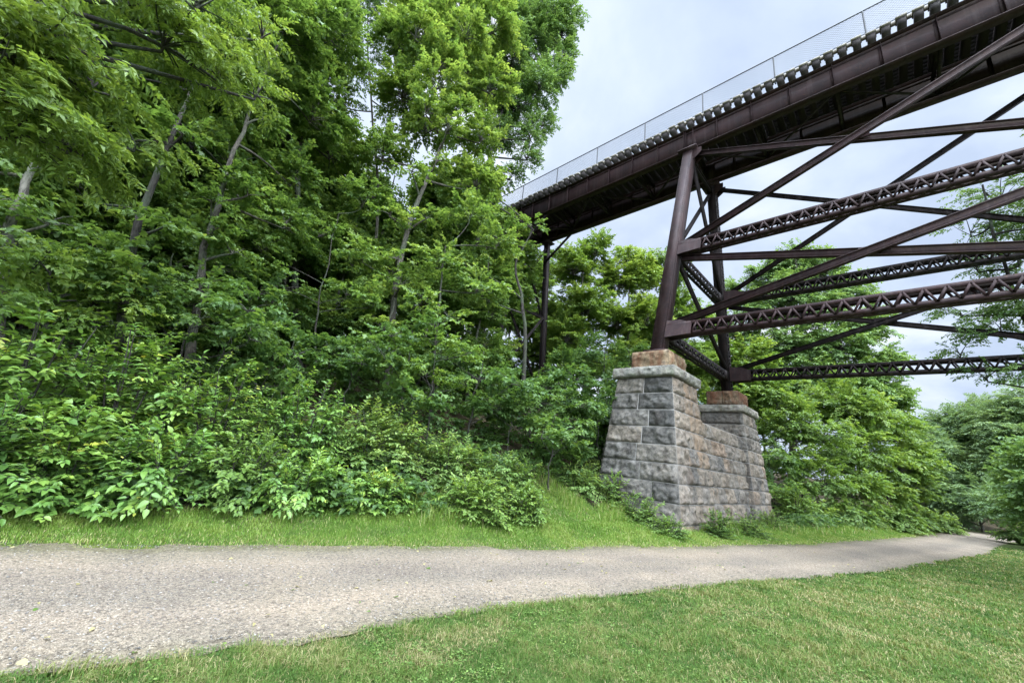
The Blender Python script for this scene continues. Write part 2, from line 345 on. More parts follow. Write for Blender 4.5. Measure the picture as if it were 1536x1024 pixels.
a = me.attributes.new('across', 'FLOAT', 'POINT'); a.data.foreach_set('value', np.repeat(ws[None], nx, 0).ravel().astype(np.float32))
tag(obj('path', me), kind='structure')

# loose stones on the path
oct_v = np.array([(1, 0, 0), (0, 1, 0), (-1, 0, 0), (0, -1, 0), (0, 0, 1), (0, 0, -1)], float)
oct_f = np.array([(0, 1, 4), (1, 2, 4), (2, 3, 4), (3, 0, 4), (1, 0, 5), (2, 1, 5), (3, 2, 5), (0, 3, 5)])
n = 15000
px = -7+30*rng.random(n*3)**1.5; w = rng.random(n*3)
py = E_near(px)*(1-w)+E_far(px)*w
r = np.hypot(px, py); keep = rng.random(n*3) < np.clip((4.5/r)**2.2, 0, 1); px, py, w = px[keep][:n], py[keep][:n], w[keep][:n]; n = len(px)
sz = .0045+.009*rng.random(n)**3; an = rng.random(n)*6.28
vv = oct_v[None]*(1+.5*(rng.random((n, 6, 1))-.5))*np.stack([sz*1.2, sz*.85, sz*.55], -1)[:, None]
ca, sa = np.cos(an)[:, None], np.sin(an)[:, None]
vx = vv[..., 0]*ca-vv[..., 1]*sa+px[:, None]; vy = vv[..., 0]*sa+vv[..., 1]*ca+py[:, None]
zc = np.maximum(.03*(1-(2*w-1)**2)+.012, 0)+(fbm(px*1.7, py*1.7, 41)-.5)*.02*np.clip(np.minimum(w, 1-w)*8, 0, 1)
Vp = np.stack([vx, vy, vv[..., 2]+(zc+sz*.1)[:, None]], -1).reshape(-1, 3)
tag(obj('loose_gravel', make_mesh('loose_gravel', Vp, (oct_f[None]+np.arange(n)[:, None, None]*6).reshape(-1, 3), PEBBLE, np.repeat(rng.random(n), 8))), 'loose pale and dark crushed stones strewn over the gravel path', None, kind='stuff')

# ------------------------------------------------------------------ stone pier
def add_attr(me, name, arr):
    a = me.attributes.new(name, 'FLOAT', 'FACE'); a.data.foreach_set('value', np.asarray(arr, np.float32))

class Masonry:
    def __init__(s): s.V = []; s.F = []; s.t = []; s.st = []; s.n = 0
    def block(s, A, B, C, D, nrm, tint, stain, depth=.085, arris=(0, 0), res=.048):
        """rock-faced block on quad A(bl) B(br) C(tr) D(tl); joints all round, arris flags keep a side flush with the corner"""
        A, B, C, D = (np.asarray(v, float) for v in (A, B, C, D)); nrm = np.asarray(nrm, float)
        wd = np.linalg.norm(B-A); ht = np.linalg.norm(D-A)
        nu = max(4, int(wd/res)); nv = max(4, int(ht/res))
        def knots(n, L, j=.012, e=.045):
            k = np.concatenate([[0, j/L, e/L], np.linspace(e/L, 1-e/L, n+1)[1:-1], [1-e/L, 1-j/L, 1]]); return k
        u = knots(nu, wd); v = knots(nv, ht); jt = .010
        u0, u1 = (0 if arris[0] else jt/wd), (1 if arris[1] else 1-jt/wd); u = u0+u*(u1-u0); v = jt/ht+v*(1-2*jt/ht)
        Uo, Vo = np.meshgrid(u, v, indexing='ij')
        P = ((1-Uo)*(1-Vo))[..., None]*A+(Uo*(1-Vo))[..., None]*B+(Uo*Vo)[..., None]*C+((1-Uo)*Vo)[..., None]*D
        sd = rng.integers(0, 9999)
        du = np.minimum(Uo*wd if not arris[0] else 9+0*Uo, (1-Uo)*wd if not arris[1] else 9+0*Uo); dv = np.minimum(Vo, 1-Vo)*ht
        e = np.minimum(du, dv)-jt
        rise = np.clip((e-.008)/.05, 0, 1)**.8
        eu = np.minimum(Uo, 1-Uo)*wd; corner = np.clip((eu-.0)/.10, 0, 1)
        k = 3.2
        nz = fbm(Uo*wd*k+sd, Vo*ht*k, sd % 97, 3); nz2 = np.abs(vnoise(Uo*wd*7+sd, Vo*ht*9, sd % 89)-.5)*2
        # a few hard facets: tilt the face in two random planes
        t1 = (Uo-.5)*rng.normal(0, .05)+(Vo-.5)*rng.normal(0, .04); t2 = (Uo-.5)*rng.normal(0, .06)-(Vo-.5)*abs(rng.normal(0, .05))
        rg = 1-np.abs(2*fbm(Uo*wd*2.3+sd, Vo*ht*3.1+.5*Uo*wd, sd % 83, 3)-1)*1.6
        nh = fbm(Uo*wd*11+sd, Vo*ht*11+3, sd % 71, 3)-.5
        h = depth*(-.45+1.7*nz+.8*rg-.4*nz2+.9*nh)+np.minimum(t1, t2)
        h = np.clip(h, .004, .19)*rise*corner + .012*np.clip(e/.008, 0, 1)*np.clip((eu+.006)/.012, 0, 1)
        P = P+h[..., None]*nrm
        P += (rng.random(P.shape)-.5)*.022*(rise*corner)[..., None]
        a, b = P.shape[:2]; ii, jj = np.meshgrid(np.arange(a-1), np.arange(b-1), indexing='ij'); q = (ii*b+jj).ravel()+s.n
        s.V.append(P.reshape(-1, 3)); s.F.append(np.stack([q, q+b, q+b+1, q+1], -1)); s.n += a*b
        s.t.append(np.full(len(q), tint)); s.st.append(np.full(len(q), stain))
    def build(s, name, mat, parent, org):
        me = make_mesh(name, np.concatenate(s.V)-np.asarray(org), np.concatenate(s.F), mat, np.concatenate(s.t))
        add_attr(me, 'stain', np.concatenate(s.st)); return obj(name, me, parent)

def frustum(x0, x1, y0, y1, zt, zb, bat):
    """rectangle at height z, growing by bat per metre below zt"""
    def rect(z):
        g = (zt-z)*bat; return np.array([(x0-g, y0-g, z), (x1+g, y0-g, z), (x1+g, y1+g, z), (x0-g, y1+g, z)])
    return rect

def splits(L, tgt, k):
    n = max(1, round(L/tgt)); w = 1+rng.uniform(-.35, .35, n); w /= w.sum(); e = np.concatenate([[0], np.cumsum(w)])
    return e

PORG = np.array([17.5, 6.3, .2])
pier = empty('stone_pier', PORG, 'grey rock-faced stone bridge pier with two capped pedestals beside the gravel path', 'bridge pier')
def shaft(rect, z_levels, sides, tint_side, stain_fn, name, tgt=(.66, 1.15), top=False):
    mm = Masonry()
    if top:
        q = rect(z_levels[0]); mm.block(q[0], q[1], q[2], q[3], (0, 0, 1), .6, .1, .02, (1, 1), .2)
    for ci in range(len(z_levels)-1):
        zt, zb = z_levels[ci], z_levels[ci+1]
        rt, rb = rect(zt), rect(zb)
        for sidx in sides:
            a, b = sidx, (sidx+1) % 4
            A, B, C, D = rb[a], rb[b], rt[b], rt[a]
            nrm = np.cross(B-A, D-A); nrm /= np.linalg.norm(nrm)
            L = np.linalg.norm(B-A)
            e = splits(L, tgt[sidx % 2]*rng.uniform(.85, 1.25), ci)
            for k in range(len(e)-1):
                l = lambda P, Q, t: P+(Q-P)*t
                mid = (e[k]+e[k+1])/2; pos = l(A, B, mid)
                mm.block(l(A, B, e[k]), l(A, B, e[k+1]), l(D, C, e[k+1]), l(D, C, e[k]), nrm,
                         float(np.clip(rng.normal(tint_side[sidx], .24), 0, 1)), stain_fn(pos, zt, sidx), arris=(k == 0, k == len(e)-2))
    o = mm.build(name, STONE, pier, PORG)
    core = MB(); top, bot = rect(z_levels[0]), rect(z_levels[-1])
    cen = top.mean(0); 
    ins = lambda r_: r_+np.sign(r_.mean(0)-r_)*np.array([-.003, -.003, 0])
    t_, b_ = ins(top), ins(bot)
    core.add(np.concatenate([b_, t_]), MB.BF); core.build('mortar', MORTAR, o, PORG)
    return o
zl = np.linspace(4.72, .25, 9); zl = np.concatenate([zl, [-.35]])
side_shade = {0: .62, 1: .5, 2: .5, 3: .20}  # light put into the tint: left face darkened as shaded, front lighter
r_near = frustum(12.72, 14.82, 5.27, 7.22, 4.72, 0, .105)
shaft(r_near, zl, (0, 3, 2, 1), side_shade, lambda p, z, s_: (.6 if s_ == 0 and p[0] > 13.6 and z > 2.2 else .16 if s_ == 0 else .03), 'pier_shaft')
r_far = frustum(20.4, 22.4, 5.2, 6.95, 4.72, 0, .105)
shaft(r_far, zl, (0, 1, 2, 3), side_shade, lambda p, z, s_: .12, 'pier_shaft')
zwall = [z for z in zl if z < 4.0]
r_wall = lambda z: np.array([(14.4, 5.47-(4.72-z)*.105, z), (20.8, 5.40-(4.72-z)*.105, z), (20.7, 6.9+(4.72-z)*.105, z), (14.5, 6.9+(4.72-z)*.105, z)])
shaft(r_wall, zwall, (0, 2), side_shade, lambda p, z, s_: (.4 if p[0] < 16 else .1), 'connecting_wall', (.7, .8), True)

def slab(name, x0, x1, y0, y1, z0, z1, mat, stain=.1, depth=.05, tints=(.3, .8), cuts=(1, 1)):
    mm = Masonry(); rt = np.array([(x0, y0, z1), (x1, y0, z1), (x1, y1, z1), (x0, y1, z1)]); rb = rt.copy(); rb[:, 2] = z0
    for s_ in range(4):
        a, b = s_, (s_+1) % 4; A, B, C, D = rb[a], rb[b], rt[b], rt[a]; nrm = np.cross(B-A, D-A); nrm /= np.linalg.norm(nrm)
        n = cuts[s_ % 2]
        for k in range(n):
            l = lambda P, Q, t: P+(Q-P)*t
            mm.block(l(A, B, k/n), l(A, B, (k+1)/n), l(D, C, (k+1)/n), l(D, C, k/n), nrm, rng.uniform(*tints), stain, depth, (k == 0, k == n-1))
    mm.block(rt[0], rt[1], rt[2], rt[3], (0, 0, 1), .5, stain, .012, res=.2)
    mm.block(rb[3], rb[2], rb[1], rb[0], (0, 0, -1), .5, stain, .01, res=.3)
    return mm.build(name, mat, pier, PORG)
slab('capstone', 12.56, 14.94, 5.13, 7.34, 4.725, 5.06, CAPST, cuts=(1, 1))
slab('capstone', 20.27, 22.53, 5.06, 7.06, 4.725, 5.06, CAPST, .2, cuts=(2, 1))
slab('bearing_stone', 13.0, 14.42, 5.5, 6.85, 5.068, 5.74, BEARST, .45, .07, (.45, 1), (2, 1))
slab('bearing_stone', 20.45, 21.95, 5.35, 6.75, 5.068, 5.74, BEARST, .9, .07, (0, .4), (1, 2))

# ------------------------------------------------------------------ trestle bridge
BORG = np.array([17.5, 6.05, 5.74])
bridge = empty('trestle_bridge', BORG, 'dark maroon-brown steel railway trestle bridge with a fenced deck crossing high over the path', 'bridge')
XN, XF, ZG0, ZG1 = 16.7, 19.5, 17.0, 18.2
Y0, Y1 = -26., 26.
def girder(x, out):
    g = MB(); g.box(x-.008, x+.008, Y0, Y1, ZG0, ZG1)
    g.box(x-.2, x+.2, Y0, Y1, ZG0-.03, ZG0); g.box(x-.2, x+.2, Y0, Y1, ZG1, ZG1+.03)
    g.box(x-.012-.13*(out < 0), x+.012+.13*(out > 0), Y0, Y1, ZG0+.0, ZG0+.016)
    for sy in (-1, 1):
        g.box(x+sy*.010, x+sy*.022, Y0, Y1, ZG0+.001, ZG0+.16); g.box(x+sy*.010, x+sy*.022, Y0, Y1, ZG1-.16, ZG1-.001)
    k = 0
    for y in np.arange(Y0+.3, Y1, 1.45):
        for sy in (-1, 1):
            g.box(x+sy*.0225, x+sy*.15, y-.008, y+.008, ZG0+.002, ZG1-.002); g.box(x+sy*.0225, x+sy*.032, y+.009, y+.10, ZG0+.161, ZG1-.161)
    # splice plates over the towers
    for y in (6.05, -6.0, 17.6):
        for sy in (-1, 1): g.box(x+sy*.0235, x+sy*.040, y-.32, y+.32, ZG0+.165, ZG1-.165)
        for dy in (-.22, .22): g.box(x+out*.041, x+out*.19, y+dy-.01, y+dy+.01, ZG0+.002, ZG1-.002)
    rv = g
    for y in np.arange(-10, 20, .16):
        for z in (ZG0+.08, ZG1-.08): rv.add(np.array([(0, 0, .018), (0, .018, 0), (0, 0, -.018), (0, -.018, 0), (out*.016, 0, 0)])+np.array([x+out*.0222, y, z]), None, [(0, 1, 4), (1, 2, 4), (2, 3, 4), (3, 0, 4)])
    g.build('girder', STEEL, bridge, BORG)
girder(XN, -1); girder(XF, 1)
fr0 = None
for y in np.arange(Y0+.3, Y1, 2.9):
    if fr0 is not None:
        o = fr0.copy(); COL.objects.link(o); o.parent = bridge; o.location = (0, y-Y0-.3, 0); continue
    fr = MB()
    fr.bar((XN+.16, y, ZG0+.15), (XF-.16, y, ZG0+.15), .1, .1, (0, 1, 0)); fr.bar((XN+.16, y, ZG1-.15), (XF-.16, y, ZG1-.15), .1, .1, (0, 1, 0))
    fr.bar((XN+.16, y+.05, ZG0+.2), (XF-.16, y+.05, ZG1-.2), .08, .012, (0, 1, 0)); fr.bar((XN+.16, y-.05, ZG1-.2), (XF-.16, y-.05, ZG0+.2), .08, .012, (0, 1, 0))
    fr0 = fr.build('cross_frame', STEEL_SHADE, bridge, BORG)
lb = MB()
for k, y in enumerate(np.arange(Y0+.3, Y1-3, 2.9)):
    a, b = (XN+.2, XF-.2) if k % 2 else (XF-.2, XN+.2)
    lb.bar((a, y, ZG0+.06), (b, y+2.9, ZG0+.06), .1, .012, (0, 1, 0)); lb.bar((a, y, ZG0+.09), (b, y+2.9, ZG0+.09), .012, .08, (0, 1, 0))
lb.build('lateral_bracing', STEEL_SHADE, bridge, BORG)

# ties: one mesh, shared by every tie; the row is a repeat of parts
ZT0 = ZG1+.034; TH = .30; XT0, XT1 = 16.28, 20.0
tb = MB(); tb.box(XT0-17.5, XT1-17.5, -.12, .12, 0, TH)
cap = MB(); cap.box(XT0-.05-17.5, XT0+.32-17.5, -.155, .155, TH+.003, TH+.06)
tme = None; n_tie = 0
for y in np.arange(-13, 24, .42):
    yy = y+rng.uniform(-.02, .02)
    if tme is None:
        t0 = tb.build('cross_tie', TIE, bridge); c0 = cap.build('tie_cap', PLANK, t0); tme = t0
        t0.location = np.array([17.5, yy, ZT0])-BORG
    else:
        t_ = tme.copy(); COL.objects.link(t_); t_.parent = bridge; t_.location = np.array([17.5+rng.uniform(-.04, .04), yy, ZT0])-BORG
        c_ = c0.copy(); COL.objects.link(c_); c_.parent = t_
ZD = ZT0+TH+.004
dk = MB()
for x in np.arange(16.85, 19.9, .2): dk.box(x, x+.185, Y0, Y1, ZD, ZD+.05+.004*rng.random())
dk.build('deck_boards', TIE, bridge, BORG)  # dark tie timber stands in for the shade under the deck
gt = MB(); gt.box(16.44, 16.58, Y0, Y1, ZT0+TH+.08, ZT0+TH+.18); gt.box(19.75, 19.95, Y0, Y1, ZD+.06, ZD+.2)
gt.build('guard_timber', PLANK, bridge, BORG)

def railing(x):
    z0, z1 = ZT0+TH+.185, 20.02
    rl = bpy.data.objects.new('railing', None); link(rl); rl.parent = bridge
    tr = MB(); tr.tube([(x, y, z1) for y in np.arange(Y0, Y1+.1, 4)], .028, 8); tr.build('top_rail', POST, rl, BORG)
    br = MB(); br.tube([(x, y, z0+.12) for y in np.arange(Y0, Y1+.1, 4)], .018, 6); br.build('bottom_rail', POST, rl, BORG)
    pm = None
    for y in np.arange(-.72-24.16, Y1, 3.02):
        if pm is None:
            b = MB(); b.tube([(0, 0, -.25), (0, 0, z1-z0)], .03, 8); pm = b.build('railing_post', POST, rl); o = pm
        else: o = pm.copy(); COL.objects.link(o); o.parent = rl
        o.location = np.array([x, y, z0])-BORG
    wm = MB(); H = z1-z0-.14; st = .058; w = .0065
    ya = np.arange(-12, 25, st*2)
    for sgn in (1, -1):
        A = np.stack([np.full_like(ya, x), ya, np.full_like(ya, z0+.13)], -1); B = A+np.array([0, sgn*H, H])
        V = np.stack([A-(0, w, 0), A+(0, w, 0), B+(0, w, 0), B-(0, w, 0), A+(w, 0, 0), B+(w, 0, 0)], 1)
        base = np.arange(len(ya))[:, None, None]*6
        Fq = np.array([(0, 1, 2, 3), (1, 4, 5, 2), (4, 0, 3, 5)])[None]+base
        wm.add(V.reshape(-1, 3), Fq.reshape(-1, 4))
    wm.build('mesh_panel', WIRE, rl, BORG)
railing(16.51); railing(19.85)

# towers -------------------------------------------------------------
def lattice(p, q, W, D, side, name='lattice_strut', mat=STEEL, pitch=.5, plate=1.0, cover=False):
    """laced box strut from p to q: four angles, zig-zag lacing on both side faces, solid end plates"""
    p = np.asarray(p, float); q = np.asarray(q, float); g = MB(); L = np.linalg.norm(q-p); a = (q-p)/L
    s = np.asarray(side, float); s = s-a*(s@a); s /= np.linalg.norm(s); n = np.cross(a, s); n = n if n[2] > 0 else -n
    leg = .125
    for i in (-1, 1):
        for j in (-1, 1):
            g.bar(p, q, .014, leg, s, (i*W/2, j*(D/2-leg/2)))
            g.bar(p, q, .13, .014, s, (i*(W/2-.0725), j*(D/2-.007)))
        # lacing
        m = int((L-2*plate)/pitch); xs_ = np.linspace(plate, L-plate, 2*m+1)
        for k in range(2*m):
            z0, z1 = (-1, 1) if k % 2 == 0 else (1, -1)
            A = p+a*xs_[k]+n*z0*(D/2-.06)+s*i*(W/2+.014); B = p+a*xs_[k+1]+n*z1*(D/2-.06)+s*i*(W/2+.014)
            g.bar(A, B, .012, .058, s)
        for A, B in ((p, p+a*plate), (q-a*plate, q)): g.bar(A, B, .012, D-.004, s, (i*(W/2+.0135), 0))
    # lacing across the bottom and top faces
    m = int((L-2*plate)/(pitch*1.3)); xs_ = np.linspace(plate, L-plate, 2*m+1)
    for j in (-1, 1):
        for k in range(2*m):
            s0, s1 = (-1, 1) if k % 2 == 0 else (1, -1)
            g.bar(p+a*xs_[k]+s*s0*(W/2-.09)+n*j*(D/2+.007), p+a*xs_[k+1]+s*s1*(W/2-.09)+n*j*(D/2+.007), .06, .012, s)
    return g.build(name, mat, bridge, BORG)

def brace(p, q, w, h, side, name='diagonal_brace', mat=STEEL):
    """two angles back to back: a stem and a flange"""
    w, h = w*.85, h*.85
    g = MB(); g.bar(p, q, w, .02, side, (0, h/2-.01)); g.bar(p, q, .05, h-.022, side, (0, -.011))
    g.bar(p, q, w*.8, .02, side, (0, -h/2+.006))
    return g.build(name, mat, bridge, BORG)

def tower_leg(b, t, w=.47, laced=False, mat=STEEL):
    b = np.asarray(b, float); t = np.asarray(t, float); g = MB(); a = (t-b)/np.linalg.norm(t-b)
    s = np.array([0, 1., 0]); n = np.cross(a, s); n /= np.linalg.norm(n)
    # two built-up channels (faces across the bridge axis) and cover plates
    for j in (-1, 1):
        g.bar(b, t, w-.05, .018, s, (0, j*(w/2-.01)))               # outer faces along y
    for i in (-1, 1):
        for j in (-1, 1):
            g.bar(b, t, .016, .12, s, (i*(w/2-.03), j*(w/2-.085)))   # angles
        if laced:
            L = np.linalg.norm(t-b); m = int(L/.36)
            for k in range(m*2):
                z0, z1 = (-1, 1) if k % 2 == 0 else (1, -1)
                A = b+a*(k*L/(2*m))+s*i*(w/2-.01)+n*z0*(w/2-.07); B = b+a*((k+1)*L/(2*m))+s*i*(w/2-.01)+n*z1*(w/2-.07); g.bar(A, B, .012, .06, s)
        else: g.bar(b, t, .014, w-.02, s, (i*(w/2-.012), 0))
    rv = g; L = np.linalg.norm(t-b)
    for k in np.arange(.1, L, .13):
        for i in (-1, 1):
            c = b+a*k+s*i*(w/2-.075)-n*np.sign(n[0])*(w/2+.0)
            rv.add(np.array([a*.02, s*.02, -a*.02, -s*.02, -n*np.sign(n[0])*.016])+c, None, [(0, 1, 4), (1, 2, 4), (2, 3, 4), (3, 0, 4)])
            c = b+a*k-s*(w/2-.004)+n*i*(w/2-.085)
            rv.add(np.array([a*.02, n*.02, -a*.02, -n*.02, -s*.016])+c, None, [(0, 1, 4), (1, 2, 4), (2, 3, 4), (3, 0, 4)])
    return g.build('tower_leg', mat, bridge, BORG)
def plate(parent, name, pts, thick, ax, mat=STEEL):
    """flat polygon plate of a given thickness along ax"""
    P = np.asarray(pts, float); ax = np.asarray(ax, float)*thick/2; n_ = len(P)
    V = np.concatenate([P-ax, P+ax]); me = bpy.data.meshes.new(name)
    me.from_pydata((V-BORG).tolist(), [], [list(range(n_))[::-1], list(range(n_, 2*n_))]+[[i, (i+1) % n_, (i+1) % n_+n_, i+n_] for i in range(n_)])
    me.materials.append(mat); return obj(name, me, parent)

ZB, ZL1, ZL2, ZTOP = 5.80, 6.62, 10.5, 16.93
nb, ntp = np.array([13.45, 6.05, ZB]), np.array([16.7, 6.05, ZTOP]); fb_, ft = np.array([21.3, 6.05, ZB]), np.array([19.9, 6.05, ZTOP])
on_leg = lambda b, t, z: b+(t-b)*(z-b[2])/(t[2]-b[2])
DY = 12.1
def shift(p): return p-np.array([0, DY, 0])
def tower_bent(sh):
    f = (lambda p: p-np.array([0, DY, 0])) if sh else (lambda p: p)
    l1 = tower_leg(f(nb), f(ntp)); l2 = tower_leg(f(fb_), f(ft), .46, True, STEEL_SHADE)
    for leg_, b, t, sg in ((l1, nb, ntp, -1), (l2, fb_, ft, 1)):
        g = MB(); c = f(b); g.box(c[0]-.42, c[0]+.42, c[1]-.40, c[1]+.40, 5.745, 5.80); g.build('shoe_plate', STEEL, leg_, BORG)
        g = MB(); c = f(t); g.box(c[0]-.42, c[0]+.42, c[1]-.45, c[1]+.45, 16.9, 16.965); g.build('cap_plate', STEEL, leg_, BORG)
        d = -1 if not sh else 1
        for z in (ZL1, ZL2):
            c = f(on_leg(b, t, z)); k = (t-b)/(t[2]-b[2])
            for sx in (-1, 1):
                y0, y1 = c[1]+d*.235, c[1]+d*1.15; o_ = np.array([sx*.235, 0, 0])
                pts = [(c[0]+k[0]*dz, y, z+dz) for y, dz in ((y0, -.30), (y1, -.26), (y1, .17), (c[1]+d*.75, .36), (y0, .40))]
                plate(leg_, 'gusset_plate', np.array(pts)+o_, .022, (1, 0, 0), STEEL)
        c = f(t); pts = [(c[0]-sg*0-.0, c[1]+d*y, 16.9+dz) for y, dz in ((.2, -.0), (.62, -.05), (.62, -.30), (.2, -.62))]
        for sx in (-1, 1): plate(leg_, 'gusset_plate', np.array(pts)+np.array([sx*.2, 0, 0]), .02, (1, 0, 0))
    # struts across the bent
    for z, mt in ((ZL1, STEEL_SHADE), (ZL2, STEEL_SHADE)):
        A, B = f(on_leg(nb, ntp, z)), f(on_leg(fb_, ft, z)); A = A+np.array([.27, 0, -.05]); B = B-np.array([.27, 0, .05])
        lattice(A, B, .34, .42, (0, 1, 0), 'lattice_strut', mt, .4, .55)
    A, B = f(on_leg(nb, ntp, ZTOP-.35)), f(on_leg(fb_, ft, ZTOP-.35)); brace(A+np.array([.25, 0, 0]), B-np.array([.25, 0, 0]), .2, .25, (0, 1, 0), 'top_strut', STEEL_SHADE)
    for z0, z1 in ((ZL2, ZTOP-.2), (ZL1, ZL2)):
        for (b0, t0), (b1, t1), o_ in (((nb, ntp), (fb_, ft), .09), ((fb_, ft), (nb, ntp), -.09)):
            A, B = f(on_leg(b0, t0, z0+.25)), f(on_leg(b1, t1, z1-.35)); sx = np.sign(B[0]-A[0])
            brace(A+np.array([sx*.25, o_, 0]), B-np.array([sx*.25, -o_, 0]), .20, .14, (0, 1, 0), 'diagonal_brace', STEELG if (z0 == ZL1 and o_ > 0 and not sh) else STEEL_SHADE)
tower_bent(False); tower_bent(True)
for b, t, mt, ww in ((nb, ntp, STEEL, .34), (fb_, ft, STEEL_SHADE, .34)):
    for z, D in ((ZL1, .50), (ZL2, .52)):
        p = on_leg(b, t, z); p_ = p-np.array([0, .27, 0]); q_ = shift(p)+np.array([0, .27, 0])
        lattice(p_, q_, ww, D, (1, 0, 0), 'lattice_strut', mt, .38, .85)
    for z0, z1 in ((ZL2, ZTOP), (ZL1, ZL2)):
        o1 = .25 if z0 == ZL2 else .3
        for k in (0, 1):
            lo, hi = on_leg(b, t, z0+.28), on_leg(b, t, z1-(.22 if z1 == ZTOP else .36))
            p_, q_ = (lo, shift(hi)) if k == 0 else (shift(lo), hi)
            sy = np.sign(q_[1]-p_[1]); ox = np.array([.10 if k else -.10, 0, 0])
            s_ = .27 if mt is STEEL else .22
            brace(p_+np.array([0, sy*.5, 0])+ox, q_-np.array([0, sy*.35, 0])+ox, .24 if mt is STEEL else .18, s_, (1, 0, 0), 'diagonal_brace', mt)
        zc = (z0+z1)/2+.0; c = on_leg(b, t, zc)-np.array([0, DY/2, 0])
        k = (t-b)/(t[2]-b[2])
        pts = [(c[0]+k[0]*dz, c[1]+y, zc+dz) for y, dz in ((-.34, -.13), (.34, -.13), (.34, .13), (-.34, .13))]
        plate(bridge, 'gusset_plate', np.array(pts), .06, (1, 0, 0), mt)

# bent standing on the wooded bank
YH = 17.4
hb_n, hb_f = np.array([15.6, YH, gz(15.6, YH)-.3]), np.array([20.6, YH, gz(20.6, YH)-.3])
ht_n, ht_f = np.array([16.7, YH, 16.93]), np.array([19.6, YH, 16.93])
for b, t in ((hb_n, ht_n), (hb_f, ht_f)):
    l_ = tower_leg(b, t, .34, False, STEEL_SHADE)
    g = MB(); g.box(t[0]-.4, t[0]+.4, YH-.4, YH+.4, 16.9, 16.965); g.build('cap_plate', STEEL_SHADE, l_, BORG)
zs = np.linspace(hb_n[2]+1.2, 16.4, 3)
for z0, z1 in ((zs[0], zs[1]), (zs[1], zs[2])):
    for k in (0, 1):
        A = on_leg(hb_n, ht_n, z0 if k else z1); B = on_leg(hb_f, ht_f, z1 if k else z0)
        brace(A+np.array([.2, .08*(1-2*k), 0]), B+np.array([-.2, .08*(1-2*k), 0]), .16, .16, (0, 1, 0), 'diagonal_brace', STEEL_SHADE)
A, B = on_leg(hb_n, ht_n, zs[1]), on_leg(hb_f, ht_f, zs[1]); brace(A, B, .2, .25, (0, 1, 0), 'horizontal_strut', STEEL_SHADE)
brace(np.array([16.9, YH-.1, 15.2]), np.array([16.75, YH-2.2, 16.9]), .14, .14, (1, 0, 0), 'knee_brace', STEEL_SHADE); brace(np.array([19.4, YH-.1, 15.2]), np.array([19.5, YH-2.2, 16.9]), .14, .14, (1, 0, 0), 'knee_brace', STEEL_SHADE)
# ------------------------------------------------------------------ foliage kit
def unit(v): return v/(np.linalg.norm(v, axis=-1, keepdims=True)+1e-9)
# one leaf: base, left, tip, right; folded along the midrib, tip drooping (length 1 along +x)
def leaf_quads(n, wid, fold, droop):
    V = np.zeros((n, 4, 3))
    V[:, 1] = np.stack([np.full(n, .42), wid/2, fold*wid+0*wid], -1); V[:, 3] = np.stack([np.full(n, .42), -wid/2, fold*wid], -1)
    V[:, 2] = np.stack([np.ones(n), np.zeros(n), np.full(n, -droop)], -1); return V
LF = np.array([(0, 2, 1), (0, 3, 2)])
def make_sprays(kind, count=6, seed=1):
    g = np.random.default_rng(seed); out_ = []
    P = {'ash': (15, .30, .38, .5, .10, 'pair'), 'maple': (11, .29, .78, .9, .05, 'alt'), 'ovate': (11, .28, .58, .8, .06, 'alt'),
         'locust': (17, .25, .36, .6, .14, 'pair'), 'fine': (14, .21, .55, .8, .05, 'alt')}[kind]
    n, ll, wr, _, dr, mode = P
    for s_ in range(count):
        Vs = []
        for k in range(n):
            t = (k//2*2 if mode == 'pair' else k)/(n-1); x = .12+.85*t; side = 1 if k % 2 else -1
            if k == n-1: an, x = g.normal(0, .2), .95
            else: an = side*(g.normal(1.0, .22) if mode == 'pair' else g.normal(.95, .35))
            L_ = ll*g.uniform(.75, 1.25)*(1-.25*abs(t-.5)); w = np.array([wr*g.uniform(.8, 1.2)])
            q = leaf_quads(1, w, g.uniform(.1, .3), g.uniform(0, .35))[0]*L_
            roll, pit = g.normal(0, .40), g.normal(-.15, .3)
            cr, sr = math.cos(roll), math.sin(roll); q = q@np.array([[1, 0, 0], [0, cr, sr], [0, -sr, cr]])
            cp, sp = math.cos(pit), math.sin(pit); q = q@np.array([[cp, 0, sp], [0, 1, 0], [-sp, 0, cp]])
            ca, sa = math.cos(an), math.sin(an); q = q@np.array([[ca, sa, 0], [-sa, ca, 0], [0, 0, 1]])
            Vs.append(q+np.array([x, g.normal(0, .02), -dr*x*x*2+g.normal(0, .03)]))
        # the twig itself, a thin strip
        tw = np.array([(0, -.006, 0), (0, .006, 0), (.97, .003, -dr*2*.94), (.97, -.003, -dr*2*.94)])
        Vs.append(tw)
        out_.append((np.concatenate(Vs), n+1))
    return out_
SPR = {k: make_sprays(k, 6, i+3) for i, k in enumerate(('ash', 'maple', 'ovate', 'locust', 'fine'))}

def frames(d, n):
    d = unit(d); b = unit(np.cross(n, d)); n = np.cross(d, b); return np.stack([d, b, n], 1)    # rows: axes
def place_sprays(kind, P, D, Nn, S, tint, g):
    """all sprays of one crown as vertices, triangles, tints"""
    F = frames(D, Nn); Vo, To, Ti = [], [], []; n0 = 0
    which = g.integers(0, len(SPR[kind]), len(P))
    for k, (T, nl) in enumerate(SPR[kind]):
        m = which == k; c = m.sum()
        if not c: continue
        V = np.einsum('vi,sij->svj', T, F[m])*S[m][:, None, None]+P[m][:, None]
        Vo.append(V.reshape(-1, 3))
        base = (np.arange(c*nl)*4)[:, None, None]+LF[None]+n0; To.append(base.reshape(-1, 3)); n0 += c*nl*4
        tt = tint[m][:, None]+g.normal(0, .09, (c, nl)); tt[:, -1] = .15; Ti.append(np.repeat(np.clip(tt.ravel(), 0, 1), 2))
    return np.concatenate(Vo), np.concatenate(To), np.concatenate(Ti)

